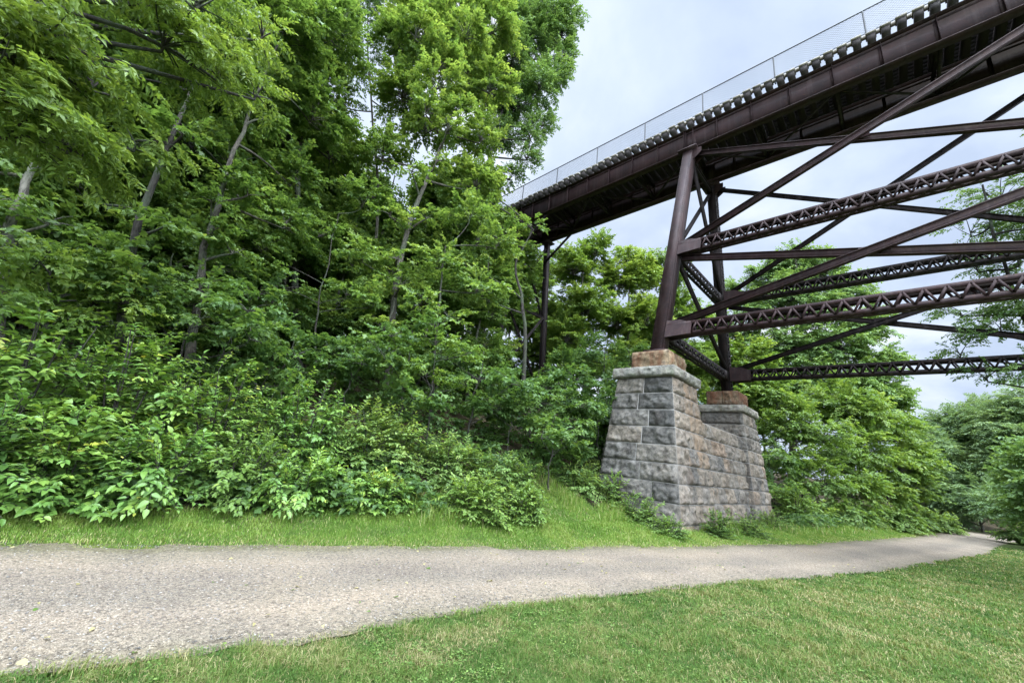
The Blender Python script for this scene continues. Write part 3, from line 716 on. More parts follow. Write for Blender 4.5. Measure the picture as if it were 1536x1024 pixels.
class Crown:
    def __init__(s, kind, seed): s.kind = kind; s.g = np.random.default_rng(seed); s.P = []; s.D = []; s.N = []; s.S = []; s.T = []; s.wood = MB()
    def blob(s, c, r, rz, start, dens=1., spray=.6, tint=.45, droop=.18, lim=.05, zlow=-.65):
        """one mass of foliage: branches from `start` into an ellipsoid, sprays along them in flat tiers"""
        g = s.g; c = np.asarray(c, float); start = np.asarray(start, float)
        hub = c-np.array([0, 0, .35*rz]); L = np.linalg.norm(hub-start)
        if L > .2:
            t = np.linspace(0, 1, 6)[:, None]; mid = (start+hub)/2+g.normal(0, .07*L, 3)+np.array([0, 0, .06*L])
            s.wood.tube((1-t)**2*start+2*t*(1-t)*mid+t*t*hub, np.linspace(lim, lim*.5, 6), 6)
        s.wood.tube([hub, (hub+c)/2, c], [lim*.5, lim*.4, lim*.3], 5)
        nb = max(6, int(11*dens*(r/1.)**1.65*max(.7, rz/r)**.6)) 
        for _ in range(nb):
            z = g.uniform(zlow, 1); a = g.uniform(0, 6.283); q = math.sqrt(max(0, 1-z*z)); u = np.array([q*math.cos(a), q*math.sin(a), z])
            rad = g.uniform(.45, 1.06)**.7
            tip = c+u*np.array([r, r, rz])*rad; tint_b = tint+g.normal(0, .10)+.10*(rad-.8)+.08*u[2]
            b0 = hub+(c-hub)*g.uniform(0, .8); v = tip-b0; ln = np.linalg.norm(v)
            mid = b0+v*.5+np.array([0, 0, .14*ln])+g.normal(0, .06*ln, 3)
            t = np.linspace(0, 1, 5)[:, None]; B = (1-t)**2*b0+2*t*(1-t)*mid+t*t*tip
            s.wood.tube(B, np.linspace(max(.010, lim*.38), .005, 5), 4)
            ns = max(4, int(ln*.62/spray*9*g.uniform(.75, 1.25)))
            tt = g.uniform(.3, 1.02, ns)[:, None]; pos = (1-tt)**2*b0+2*tt*(1-tt)*mid+tt*tt*tip
            dr = unit(2*(1-tt)*(mid-b0)+2*tt*(tip-mid)); dh = dr.copy(); dh[:, 2] *= .35; dh = unit(dh)
            ang = g.choice([-1, 1], ns)*g.uniform(.15, 1.15, ns); ca, sa = np.cos(ang), np.sin(ang)
            dd = np.stack([dh[:, 0]*ca-dh[:, 1]*sa, dh[:, 0]*sa+dh[:, 1]*ca, dh[:, 2]+g.normal(-droop, .18, ns)], -1)
            lat = np.stack([-dh[:, 1], dh[:, 0], 0*ang], -1)*(np.sign(ang)*g.uniform(0, .45, ns)*spray)[:, None]
            nn = np.stack([g.normal(0, .36, ns)+.3*u[0], g.normal(0, .36, ns)+.3*u[1], np.ones(ns)], -1)
            s.P.append(pos+lat+g.normal(0, .05, (ns, 3))); s.D.append(unit(dd)); s.N.append(unit(nn)); s.S.append(spray*g.uniform(.7, 1.25, ns))
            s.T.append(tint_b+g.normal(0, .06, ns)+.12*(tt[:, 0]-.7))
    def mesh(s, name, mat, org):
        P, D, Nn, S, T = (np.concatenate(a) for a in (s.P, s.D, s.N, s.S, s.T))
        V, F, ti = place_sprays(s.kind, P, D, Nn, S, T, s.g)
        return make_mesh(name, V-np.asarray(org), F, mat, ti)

def near_trunk(tp, c, below=.5):
    """a point of the trunk polyline from which a limb to c would leave"""
    T = np.asarray(tp); k = np.linspace(0, len(T)-1, 40); pts = np.stack([np.interp(k, np.arange(len(T)), T[:, i]) for i in range(3)], -1)
    d = np.linalg.norm(pts[:, :2]-c[:2], axis=1)+np.abs(pts[:, 2]-(c[2]-below*max(1, np.linalg.norm(pts[:, :2]-c[:2], axis=1).min()))); d[:8] += 3
    return pts[np.argmin(d)]

def smooth_poly(T, n=14, wig=0, g=None):
    T = np.asarray(T, float); k = np.linspace(0, len(T)-1, n); s_ = np.stack([np.interp(k, np.arange(len(T)), T[:, i]) for i in range(3)], -1)
    for _ in range(2): s_[1:-1] = (s_[:-2]+2*s_[1:-1]+s_[2:])/4
    if wig: s_[1:-1] += g.normal(0, wig, (n-2, 3))
    return s_

TREES = {}
def tree(name, label, cat, base, trunk, r0, blobs, kind, mat, bark, seed, spray=.6, dens=1., group=None, tint=.45, droop=.18, tint_fn=None, limb_names=True):
    """base (x, y); trunk: world points above the base; blobs: (centre, r, rz)"""
    g = np.random.default_rng(seed+1000)
    b = np.array([base[0], base[1], gz(*base)]); tp = smooth_poly([b-np.array([0, 0, .25])]+[np.asarray(t, float) for t in trunk], 14, .03, g)
    root = empty(name, b, label, cat, group); r0 *= .74
    w_ = MB(); rad = np.linspace(r0, r0*.28, 14); rad[0] *= 1.5; rad[1] *= 1.12; w_.tube(tp, rad, 10)
    cr = Crown(kind, seed)
    for bl in blobs:
        c, r, rz = np.asarray(bl[0], float), bl[1], bl[2]; o = bl[3] if len(bl) > 3 else {}
        cr.blob(c, r, rz, near_trunk(tp, c), dens*o.get('dens', 1), o.get('spray', spray), o.get('tint', tint), o.get('droop', droop), r0*.42, o.get('zlow', -.65))
    w_.add(np.concatenate(cr.wood.V), np.concatenate(cr.wood.F4)); w_.build('trunk', BK[bark], root, b, True)
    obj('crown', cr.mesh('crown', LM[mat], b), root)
    return root
def copy_tree(root, loc, rz, sc, label=None, group=None):
    r_ = root.copy(); COL.objects.link(r_); r_.location = loc; r_.rotation_euler = (0, 0, rz); r_.scale = (sc, sc, sc*1.0)
    if label: r_['label'] = label
    if group: r_['group'] = group
    for ch in root.children:
        c_ = ch.copy(); COL.objects.link(c_); c_.parent = r_
        for gch in ch.children:
            d_ = gch.copy(); COL.objects.link(d_); d_.parent = c_
    return r_
def B(px, py, D, r, k=1., **o): return (at(px, py, D), r, r*k, o)

# broad leaves for the bushes beside the path ---------------------------------
def ovate(g, n):
    """n leaves, 8 vertices each, length 1 along x"""
    w = g.uniform(.25, .34, n); f = g.uniform(.04, .14, n); dr = g.uniform(.05, .35, n); z = np.zeros(n); o = np.ones(n)
    V = np.stack([np.stack([z, z, z], -1), np.stack([.26*o, w*.9, f], -1), np.stack([.26*o, z, -.02*o], -1), np.stack([.26*o, -w*.9, f], -1),
                  np.stack([.60*o, w*.82, f*.8-dr*.3], -1), np.stack([.60*o, z, -.02-dr*.3], -1), np.stack([.60*o, -w*.82, f*.8-dr*.3], -1), np.stack([o, z, -dr], -1)], 1)
    return V
OF3 = np.array([(0, 2, 1), (0, 3, 2), (4, 5, 7), (5, 6, 7)]); OF4 = np.array([(1, 2, 5, 4), (2, 3, 6, 5)])
def shrub(name, label, base, rx, h, n_shoot, leaf, seed, mat='shrub', tint=.42, group=None, cat='shrub', lean=(0, 0), ry=None, fill=.35, stems=9, upright=.5):
    g = np.random.default_rng(seed); ry = ry or rx
    b = np.array([base[0], base[1], gz(*base)]); root = empty(name, b, label, cat, group)
    st = MB(); VV, TT = [], []; hubs = []
    for k in range(stems):
        a = g.uniform(0, 6.283); q = g.uniform(.15, .8); top = np.array([math.cos(a)*rx*q+lean[0], math.sin(a)*ry*q+lean[1], h*g.uniform(.55, .95)*(1-.35*q*q)])
        f0 = np.array([math.cos(a)*rx*.25*q, math.sin(a)*ry*.25*q, -.08]); t = np.linspace(0, 1, 6)[:, None]; mid = (f0+top)/2+np.array([0, 0, .15*h])
        C_ = (1-t)**2*f0+2*t*(1-t)*mid+t*t*top; st.tube(C_, np.linspace(.017, .006, 6)*max(.5, h/2), 5); hubs.append(C_)
    hubs = np.concatenate(hubs)
    for k in range(n_shoot):
        z = g.uniform(-.05, 1) if g.random() > .3 else g.uniform(-.1, .22); a = g.uniform(0, 6.283); q = math.sqrt(1-max(z, 0)**2)
        rr = g.uniform(.62, 1.04) if g.random() > fill else g.uniform(.25, .8)
        bumpy = 1+.15*math.sin(3*a+seed)+.12*math.sin(7*a+z*5+seed)
        tip = np.array([math.cos(a)*q*rx*rr*bumpy+lean[0]*max(z, 0), math.sin(a)*q*ry*rr*bumpy+lean[1]*max(z, 0), h*(.10+.90*max(z, 0)*rr)*g.uniform(.92, 1.06)])
        tz = gz(b[0]+tip[0], b[1]+tip[1])-b[2]; tip[2] = max(tip[2]+tz*.8*(1-max(z, 0)), tz+.08)
        j = np.argmin(np.linalg.norm(hubs-(tip-np.array([0, 0, .25])), axis=1)); s0 = hubs[j]
        v = tip-s0; L = np.linalg.norm(v); Ls = leaf*g.uniform(3.0, 5.2)
        if L > Ls: s1 = tip-v/L*Ls
        else: s1 = s0
        outw = unit(np.array([math.cos(a)*q, math.sin(a)*q, upright+.3*z])); mid = (s1+tip)/2+np.array([0, 0, .10*Ls])
        t = np.linspace(0, 1, 4)[:, None]; C_ = (1-t)**2*s1+2*t*(1-t)*mid+t*t*tip
        st.tube(np.concatenate([[s0], C_]) if L > Ls else C_, .004, 3)
        sc_ = g.choice([.55, .75, 1., 1., 1.15]); wd_ = g.uniform(.75, 1.15); n = int(g.integers(7, 12)); tt = np.linspace(.12, 1, n)[:, None]; P = (1-tt)**2*s1+2*tt*(1-tt)*mid+tt*tt*tip
        d = unit(2*(1-tt)*(mid-s1)+2*tt*(tip-mid)); side = np.where(np.arange(n) % 2, 1, -1)*g.uniform(.6, 1.25, n); side[-1] = 0
        lat = unit(np.cross(d, np.array([0, 0, 1.]))); D = unit(d*np.cos(side)[:, None]*.8+lat*np.sin(side)[:, None]+outw*.35+np.stack([0*side, 0*side, g.normal(-.28, .22, n)], -1))
        Nn = unit(np.stack([g.normal(0, .25, n)+.45*outw[0], g.normal(0, .25, n)+.45*outw[1], np.ones(n)], -1))
        S = leaf*sc_*g.uniform(.7, 1.2, n)*np.linspace(1.1, .75, n)
        F = frames(D, Nn); V = np.einsum('svi,sij->svj', ovate(g, n)*np.array([1, wd_, 1]), F)*S[:, None, None]+P[:, None]
        VV.append(V); TT.append(np.clip(tint+g.normal(0, .10)+g.normal(0, .08, n)+.18*(np.linspace(0, 1, n)-.5)+.10*max(z, 0)+(g.random(n) < .012)*.4, 0, 1))
    VV = np.concatenate(VV); TT = np.concatenate(TT); n = len(VV); bs = (np.arange(n)*8)[:, None, None]
    me = make_mesh('foliage', VV.reshape(-1, 3), [(OF3[None]+bs).reshape(-1, 3), (OF4[None]+bs).reshape(-1, 4)], LM[mat], np.concatenate([np.repeat(TT, 4), np.repeat(TT, 2)]))
    st.build('stems', BK['dark'], root, (0, 0, 0)); obj('foliage', me, root)
    return root

# ------------------------------------------------------------------ bushes beside the path
H = heading
G1 = 'broad-leaved bushes massed beside the path'
shrub('leafy_bush', 'big broad-leaved bush by the path at the left end, dark hollow under its skirts', H(0, 9.1), 1.25, 1.65, 400, .145, 11, tint=.42, group=G1)
shrub('leafy_bush', 'broad-leaved bush with large pale leaves, second from the left beside the path', H(140, 8.85), 1.1, 1.45, 380, .148, 12, tint=.48, group=G1)
shrub('leafy_bush', 'rounded broad-leaved bush with a dark gap at its foot, third from the left', H(262, 8.85), 1.05, 1.35, 360, .142, 13, tint=.45, group=G1)
shrub('leafy_bush', 'fine-leaved light yellow-green bush between broad-leaved bushes by the path', H(385, 9.0), 1.0, 1.3, 450, .115, 14, 'bright', tint=.42, group=G1)
shrub('leafy_bush', 'low bush whose lower leaves hang over the grass strip, right of the light yellow-green bush', H(480, 8.85), .95, 1.0, 390, .13, 15, tint=.5, group=G1)
shrub('leafy_bush', 'knee-high leafy bush at the right end of the path-side row, beside dry grasses', H(585, 9.0), .75, .78, 285, .12, 16, tint=.5, group=G1)
G2 = 'second row of bushes up the bank'
shrub('leafy_bush', 'tall bush behind the path-side row at the far left, reaching above head height', H(40, 10.3), 1.5, 2.75, 620, .16, 21, tint=.45, group=G2)
shrub('leafy_bush', 'tall dense bush in the second row, mid-green with a rounded top', H(190, 10.2), 1.4, 2.6, 600, .15, 22, tint=.40, group=G2)
shrub('leafy_bush', 'second-row bush with small yellowish shoots, above the light yellow-green bush', H(330, 10.0), 1.3, 2.2, 560, .13, 23, tint=.5, group=G2)
shrub('leafy_bush', 'second-row bush with darker leaves below the pale leaning trunk of the slender tree', H(455, 10.2), 1.3, 2.1, 560, .125, 24, tint=.38, group=G2)
shrub('leafy_bush', 'spreading second-row bush behind the knee-high bush and dry grasses', H(570, 10.3), 1.3, 1.8, 560, .12, 25, 'mid', tint=.55, group=G2)
shrub('leafy_bush', 'right-most second-row bush at the edge of the dark undergrowth', H(675, 10.8), 1.15, 1.2, 390, .12, 26, 'mid', tint=.45, group=G2)
shrub('leafy_bush', 'bright green nettle-like clump standing forward on the grassy bank', H(725, 9.4), .85, 1.0, 450, .125, 31, 'bright', tint=.40, cat='shrub', upright=.9)
shrub('leafy_bush', 'smaller bright green clump nearest the stone pier on the grassy bank', H(792, 10.), .72, .85, 360, .115, 32, 'bright', tint=.36, upright=.9)
shrub('leafy_bush', 'loose dull-green bush behind the bright clump, at the foot of the dark undergrowth', H(866, 13.2), .9, .8, 300, .12, 33, 'mid', tint=.4)
shrub('leafy_bush', 'shady bush on the bank behind the bright nettle-like clump', H(760, 11.2), 1.1, 1.1, 360, .12, 34, 'mid', tint=.36)
# at the foot of the pier
shrub('weed_clump', 'low weeds growing against the left foot of the stone pier', H(915, 13.6), .75, 1.0, 170, .11, 41, 'mid', tint=.55, cat='weeds')
shrub('weed_clump', 'weeds covering the near corner of the stone pier at the ground', H(962, 12.9), .7, .85, 170, .10, 42, 'bright', tint=.35, cat='weeds')
shrub('weed_clump', 'dark leafy weed standing in front of the lowest course of the pier, near its middle', H(1076, 14.0), .5, .85, 150, .10, 43, 'mid', tint=.35, cat='weeds', upright=.9)
shrub('weed_clump', 'sprawling weeds under the right half of the stone pier', H(1120, 15.8), .7, .65, 170, .095, 44, 'bright', tint=.35, cat='weeds')
shrub('weed_clump', 'weed tuft at the far right foot of the stone pier', H(1152, 19.0), .75, .8, 150, .10, 45, 'mid', tint=.5, cat='weeds')
shrub('weed_clump', 'weeds trailing forward from the near corner of the pier into the grass', H(1003, 12.3), .6, .55, 150, .085, 51, 'bright', tint=.35, cat='weeds')
shrub('weed_clump', 'nettle patch on the bank left of the pier beside the dull-green bush', H(886, 14.6), .7, .85, 170, .10, 52, 'mid', tint=.6, cat='weeds')
shrub('leafy_bush', 'bright bush just right of the stone pier beside the path', H(1187, 23.5), 1.1, 2.0, 390, .16, 46, 'bright', tint=.38)
shrub('leafy_bush', 'low yellowish bush on the verge where the path bends, nearest the bend', H(1400, 41), 1.6, 1.5, 240, .24, 47, 'bright', tint=.5)
shrub('leafy_bush', 'low green bush on the verge halfway from the stone pier to the bend', H(1335, 33), 1.6, 1.4, 255, .22, 48, 'bright', tint=.38)
shrub('leafy_bush', 'dark low bush on the verge right of the bright bush beside the pier', H(1262, 27.5), 1.4, 1.5, 285, .18, 49, 'mid', tint=.4)
shrub('leafy_bush', 'dark bush at the right edge of the lawn where the path disappears', H(1535, 40), 1.7, 2.0, 270, .24, 50, 'mid', tint=.35)

GV = 'low bushes along the verge'; LV = 'low leafy bush in the hedge-like row along the verge right of the stone pier'
v0 = shrub('verge_bush', LV, H(1215, 26), 1.25, 1.25, 230, .17, 61, 'mid', tint=.5, group=GV, fill=.25)
for k, (px, D) in enumerate([(1238, 28), (1290, 31), (1310, 33), (1362, 38), (1195, 27), (1275, 33), (1350, 42), (1380, 47), (1255, 30.5), (1330, 37)]):
    p = H(px, D); copy_tree(v0, (p[0], p[1], gz(*p)), 1.3*k+.6, .9+.13*(k % 4))

# ------------------------------------------------------------------ trees of the wooded bank, left to right
tree('overhanging_tree', 'yellow-green tree reaching its drooping branches over the bushes at the upper left', 'tree', H(-330, 9.5), [at(-300, 350, 9.3), at(-240, 150, 9.2), at(-160, 0, 9.5)], .19,
     [B(30, 60, 9.2, 1.5, .7), B(140, 120, 9.3, 1.2, .6), B(250, 60, 9.8, 1.4, .65), B(335, 110, 10.3, 1.1, .7), B(385, 140, 10.8, .75, .8), B(110, 215, 9.6, 1.05, .55), B(205, 215, 10.2, .9, .6),
      B(20, 190, 9.2, 1.1, .6), B(300, 0, 10, 1.4, .7), B(150, -40, 9.6, 1.5, .7), B(395, 50, 11.2, .9, .8), B(-60, 120, 9, 1.5, .7), B(-90, -40, 9, 1.6, .8)], 'ash', 'yellow', 'dark', 101, spray=.42, droop=.5, dens=.9)
tree('pale_trunk_tree', 'tree with a pale whitish leaning trunk at the far left of the wooded bank', 'tree', H(-15, 13.6), [at(10, 345, 13.2), at(32, 290, 13.2), at(70, 212, 13.4), at(120, 80, 14)], .15,
     [B(70, 90, 14.5, 1.9), B(150, 40, 14.8, 1.9), B(0, 140, 14.5, 1.6), B(150, 170, 14.8, 1.3), B(-40, 230, 14.6, 1.3), B(110, 260, 15, 1.0), B(15, 372, 12.7, .8, .7), B(-20, 300, 12.8, .6), B(75, 330, 13, .6, .6)], 'ovate', 'mid', 'pale', 102, spray=.6)
tree('forest_tree', 'dark-trunked tree leaning right, in front of the tree with the pale leaning trunk', 'tree', H(165, 12.8), [at(195, 358, 12.6), at(222, 300, 12.6), at(246, 222, 12.8), at(285, 145, 13.2), at(330, 40, 13.8)], .14,
     [B(300, 60, 14.2, 1.9), B(200, 90, 14.6, 1.7), B(345, 240, 15, 1.2), B(170, 190, 15, 1.3), B(385, -10, 14.4, 2.), B(130, 290, 15, 1.2), B(60, 340, 14.6, 1.1), B(250, 330, 15.4, 1.2), B(205, 405, 12.1, .75, .6), B(160, 370, 12.4, .6, .6), B(248, 335, 12.3, .42, .6), B(275, 200, 12.6, .4, .6)], 'maple', 'mid', 'dark', 103, spray=.55)
tree('forest_tree', 'grey-trunked tree leaning right beside the dark-trunked leaning tree', 'tree', H(270, 13.8), [at(303, 372, 13.6), at(325, 305, 13.6), at(350, 232, 13.8), at(378, 165, 14.1), at(425, 50, 14.8)], .145,
     [B(440, 50, 15.4, 1.9), B(400, 140, 15.8, 1.4), B(470, 170, 16, 1.5), B(440, 265, 16, 1.3), B(500, 50, 16.2, 1.8), B(380, 320, 16, 1.2), B(430, 330, 15, 1.0), B(300, 425, 13.1, .8, .6), B(350, 375, 13.2, .6, .6), B(372, 290, 13.4, .45, .6), B(395, 175, 13.9, .5, .7), B(320, 345, 13.1, .35, .6), B(340, 262, 13.3, .4, .6), B(318, 300, 13.2, .35, .6)], 'maple', 'mid', 'grey', 104, spray=.5, tint=.42)
tree('forest_tree', 'dark-crowned tree whose top stands between the leaning trunks and the slender airy tree', 'tree', H(425, 17.), [at(440, 400, 17), at(450, 250, 17), at(455, 100, 17.5), at(460, 0, 18)], .2,
     [B(430, 30, 17.6, 2.2), B(490, 120, 17.6, 1.8), B(400, 90, 17.8, 1.7), B(480, 0, 17.8, 2.1), B(430, 200, 17.6, 1.6), B(498, 225, 17.8, 1.5), B(360, 60, 18, 2.)], 'maple', 'mid', 'dark', 105, spray=.55, tint=.5, dens=.85)
tree('slender_tree', 'slender airy tree with thin upright stems and sky showing through its crown', 'tree', H(535, 18.6), [at(556, 383, 18), at(572, 324, 18), at(562, 200, 18.4), at(548, 60, 19), at(552, -60, 19.5)], .12,
     [B(540, 80, 19, 1.5), B(575, 30, 19, 1.4), B(515, 150, 18.8, 1.2), B(550, 225, 18.6, 1.0), B(525, -10, 19.4, 1.7), B(595, 165, 18.8, 1.1), B(560, 290, 18.4, .9)], 'fine', 'blue', 'grey', 106, spray=.55, dens=.8, tint=.55)
tree('tall_tree', 'tallest tree of the bank with a pale forked trunk in the middle of the wood', 'tree', H(568, 15.8), [at(588, 470, 15.3), at(603, 363, 15.4), at(634, 273, 15.6), at(673, 215, 16.2), at(690, 100, 16.8), at(680, 0, 17.4)], .18,
     [B(640, 50, 17.6, 2.1), B(695, 110, 17.4, 1.6), B(605, 140, 17.4, 1.6), B(690, 20, 17.8, 1.9), B(640, 190, 17.4, 1.4), B(722, 205, 17., 1.3), B(575, 230, 17, 1.2), B(715, 275, 16.4, 1.2), B(680, -60, 18, 2.2), B(600, -40, 18, 2.), B(600, 60, 17.6, 1.5), B(655, 130, 15.4, 1.0), B(700, 50, 16, 1.2), B(625, 50, 16, 1.2), B(690, 175, 15.6, .8), B(600, 425, 14.5, .8, .7), B(596, 385, 14.4, .55, .7), B(655, 240, 15.1, .5, .7), B(575, 490, 14.5, .8, .6), B(640, 325, 14.9, .5, .7), B(618, 255, 15., .45, .7), B(585, 320, 15, .6, .7), B(672, 190, 15.2, .7), B(640, 165, 15.4, .8), B(660, 95, 16, 1.1), B(735, 130, 17, 1.4), B(740, 40, 17.6, 1.7)], 'maple', 'mid', 'grey', 107, spray=.5, tint=.55, dens=1.35)
tree('tall_tree', 'tall grey-green tree whose crown leans out against the sky beside the bridge railing', 'tree', H(705, 20.5), [at(715, 330, 20.3), at(738, 220, 20.2), at(768, 110, 20.4), at(788, 0, 20.8)], .2,
     [B(795, 55, 20.6, 2.1), B(755, -20, 21, 2.3), B(830, 110, 20.4, 1.2), B(775, 155, 20.6, 1.5), B(812, 185, 20.4, 1.0), B(842, 50, 20.8, 1.2), B(720, 90, 21.2, 1.9), B(790, 235, 20.2, .75), B(818, -60, 21, 2.), B(745, 200, 21, 1.3), B(845, 85, 20.6, .9), B(765, 265, 20.6, .8), B(810, 130, 20, 1.5), B(770, 80, 20, 1.6), B(825, 20, 20.2, 1.5), B(740, 150, 20.4, 1.3), B(850, 20, 20.4, 1.1), B(795, 205, 20, .9)], 'ovate', 'blue', 'dark', 108, spray=.52, tint=.52, dens=1.9)
G3 = 'mid-height trees under the tall crowns'
tree('maple_tree', 'mid-height maple with bright tiers of leaves in front of the pale forked trunk', 'tree', H(640, 14.), [at(652, 520, 13.9), at(660, 440, 14), at(668, 370, 14.2)], .09,
     [B(665, 395, 14.2, 1.05, .7), B(705, 325, 14.8, 1.1, .75), B(715, 430, 14.4, 1.1, .7), B(672, 470, 13.6, .85, .6), B(745, 365, 15.6, 1.0, .8), B(630, 455, 13.4, .75, .6), B(545, 385, 14.6, .9, .7)], 'maple', 'mid', 'dark', 109, spray=.5, tint=.55, group=G3)
tree('maple_tree', 'shaded maple with a thin pale trunk below the slender airy tree', 'tree', H(462, 14.8), [at(472, 480, 14.6), at(490, 400, 14.7), at(508, 320, 15)], .05,
     [B(480, 345, 15.6, 1.2, .75), B(430, 425, 15., 1.05, .65), B(520, 440, 14.4, 1.0, .6), B(395, 370, 15.4, 1.1, .7), B(545, 300, 16.4, 1.2), B(560, 455, 14.2, .85, .6)], 'maple', 'mid', 'dark', 110, spray=.5, tint=.5, group=G3)
tree('maple_tree', 'small maple low in the shade with sunlit yellow-green tiers, above the second-row bushes', 'tree', H(640, 11.6), [at(648, 585, 11.5), at(652, 535, 11.5)], .035,
     [B(655, 512, 11.5, .62, .5), B(700, 528, 11.8, .55, .5), B(610, 545, 11.3, .5, .5), B(640, 560, 11.4, .6, .5), B(700, 575, 11.8, .5, .5)], 'maple', 'bright', 'dark', 111, spray=.36, tint=.5, group=G3)
tree('maple_tree', 'dark gnarled tree with forked black limbs under the far end of the bridge', 'tree', H(775, 17.), [at(792, 500, 16.6), at(778, 430, 16.6), at(770, 390, 16.8), at(800, 345, 17)], .13,
     [B(755, 350, 16.6, .95, .8), B(715, 320, 16.4, 1.15, .8), B(700, 395, 16.2, 1.1, .8), B(798, 338, 16.9, .42, .6), B(735, 285, 16.8, .75), B(690, 270, 17, 1.0), B(730, 445, 16.4, .6, .6)], 'maple', 'mid', 'dark', 112, spray=.48, tint=.42, group=G3)
tree('maple_tree', 'leafy sapling thicket above the tall bush at the far left, its upper tiers sunlit', 'tree', H(60, 11.8), [at(70, 470, 11.7), at(80, 400, 11.8)], .06,
     [B(50, 400, 11.8, .85, .6), B(130, 430, 11.9, .8, .55), B(0, 440, 11.6, .8, .6), B(190, 440, 12., .6, .5), B(90, 470, 11.5, .75, .5), B(30, 360, 12, .8, .6), B(170, 480, 11.6, .7, .5), B(110, 395, 12, .8, .5), B(210, 450, 11.9, .7, .5), B(60, 450, 11.4, .8, .5), B(-50, 390, 11.6, .9, .7)], 'ovate', 'bright', 'dark', 113, spray=.45, tint=.42, group=G3)
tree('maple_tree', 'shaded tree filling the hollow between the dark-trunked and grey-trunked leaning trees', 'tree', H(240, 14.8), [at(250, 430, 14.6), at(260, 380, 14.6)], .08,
     [B(255, 395, 14.8, 1.0, .7), B(180, 400, 14.6, .9, .6), B(330, 400, 14.8, 1.0, .65), B(390, 440, 14.6, .85, .6), B(300, 450, 14., .9, .55), B(230, 460, 13.6, .8, .55)], 'maple', 'dark', 'dark', 114, spray=.5, tint=.45, group=G3)

# dark saplings of the understorey: nothing tells them apart
GU = 'dark saplings of the understorey'; LU = 'dark-leaved sapling in the shade between the bushes and the tall trees'
def sapling(px, D, seed, h=2.6, mat='dark'):
    p = H(px, D); z = gz(*p); g = np.random.default_rng(seed); bl = []
    for k in range(6): bl.append((np.array([p[0]+g.normal(0, .55), p[1]+g.normal(0, .55), z+h*g.uniform(.25, .95)]), g.uniform(.5, .8), g.uniform(.28, .42)))
    return tree('understorey_sapling', LU, 'sapling', p, [np.array([p[0], p[1], z+h*.5]), np.array([p[0]+.1, p[1], z+h*.9])], .035, bl, 'maple', mat, 'dark', seed, spray=.42, tint=.45, group=GU)
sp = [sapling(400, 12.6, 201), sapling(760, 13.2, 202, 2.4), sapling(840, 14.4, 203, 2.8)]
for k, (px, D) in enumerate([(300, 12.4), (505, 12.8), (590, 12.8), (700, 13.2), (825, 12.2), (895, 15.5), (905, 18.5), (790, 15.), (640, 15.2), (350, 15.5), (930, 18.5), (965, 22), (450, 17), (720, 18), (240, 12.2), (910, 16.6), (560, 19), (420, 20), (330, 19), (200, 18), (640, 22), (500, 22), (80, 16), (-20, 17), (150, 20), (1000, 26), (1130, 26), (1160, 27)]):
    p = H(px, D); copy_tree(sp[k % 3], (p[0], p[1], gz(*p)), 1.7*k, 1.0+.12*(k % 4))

# ------------------------------------------------------------------ trees beyond the bridge
def hill_tree(name, label, px, D, blobs, kind, mat, seed, r0=.2, spray=.56, bark='grey', group=None, dens=1.45, tint=.5, droop=.2):
    p = H(px, D); z = gz(*p); top = max(b[0][2] for b in blobs)
    c = np.mean([b[0] for b in blobs], 0)
    return tree(name, label, 'tree', p, [np.array([p[0]*.8+c[0]*.2, p[1]*.8+c[1]*.2, z+(top-z)*.35]), np.array([c[0], c[1], z+(top-z)*.65]), np.array([c[0], c[1], top])], r0, blobs, kind, mat, bark, seed, spray=spray, dens=dens, group=group, tint=tint, droop=droop)
G4 = 'bright trees behind the pier and the bridge'
hill_tree('bank_tree', 'bright green tree right behind the steel bent on the bank', 870, 29, [B(860, 400, 29, 2.1), B(880, 460, 28.5, 2.2), B(850, 500, 28, 2.), B(895, 375, 29.5, 1.6), B(870, 550, 28, 1.8)], 'maple', 'bright', 301, group=G4)
hill_tree('bank_tree', 'light yellow-green rounded tree between the bent and the stone pier, beyond the bridge', 935, 31, [B(930, 420, 31, 2.1), B(960, 410, 31.5, 1.8), B(925, 480, 30.5, 2.2), B(965, 480, 30.5, 2.2), B(940, 385, 31.5, 1.3), B(940, 540, 30, 2.)], 'maple', 'bright', 302, group=G4, tint=.6)
hill_tree('bank_tree', 'green tree behind the near leg of the bridge tower', 1005, 34, [B(995, 410, 34, 2.3), B(1010, 470, 33.5, 2.4), B(1040, 490, 33.5, 2.), B(985, 530, 33, 2.2), B(1045, 545, 32.5, 2.2)], 'maple', 'bright', 303, group=G4, tint=.5)
hill_tree('bank_tree', 'bright tree low behind the far leg of the bridge tower', 1110, 30, [B(1080, 560, 31, 1.9), B(1120, 600, 30, 1.7), B(1120, 540, 31, 1.9), B(1060, 620, 30, 2.), B(1140, 570, 31, 1.5)], 'maple', 'bright', 304, group=G4, tint=.55)
hill_tree('bank_tree', 'dark tree behind the left side of the stone pier', 900, 20, [B(890, 600, 20, 1.3), B(850, 560, 20, 1.3), B(920, 570, 21, 1.3), B(900, 650, 19, 1.0), B(880, 530, 21, 1.2), B(950, 540, 23, 1.4), B(940, 600, 22, 1.3)], 'maple', 'dark', 305, .1, .55, 'dark', group=G4, dens=.9)
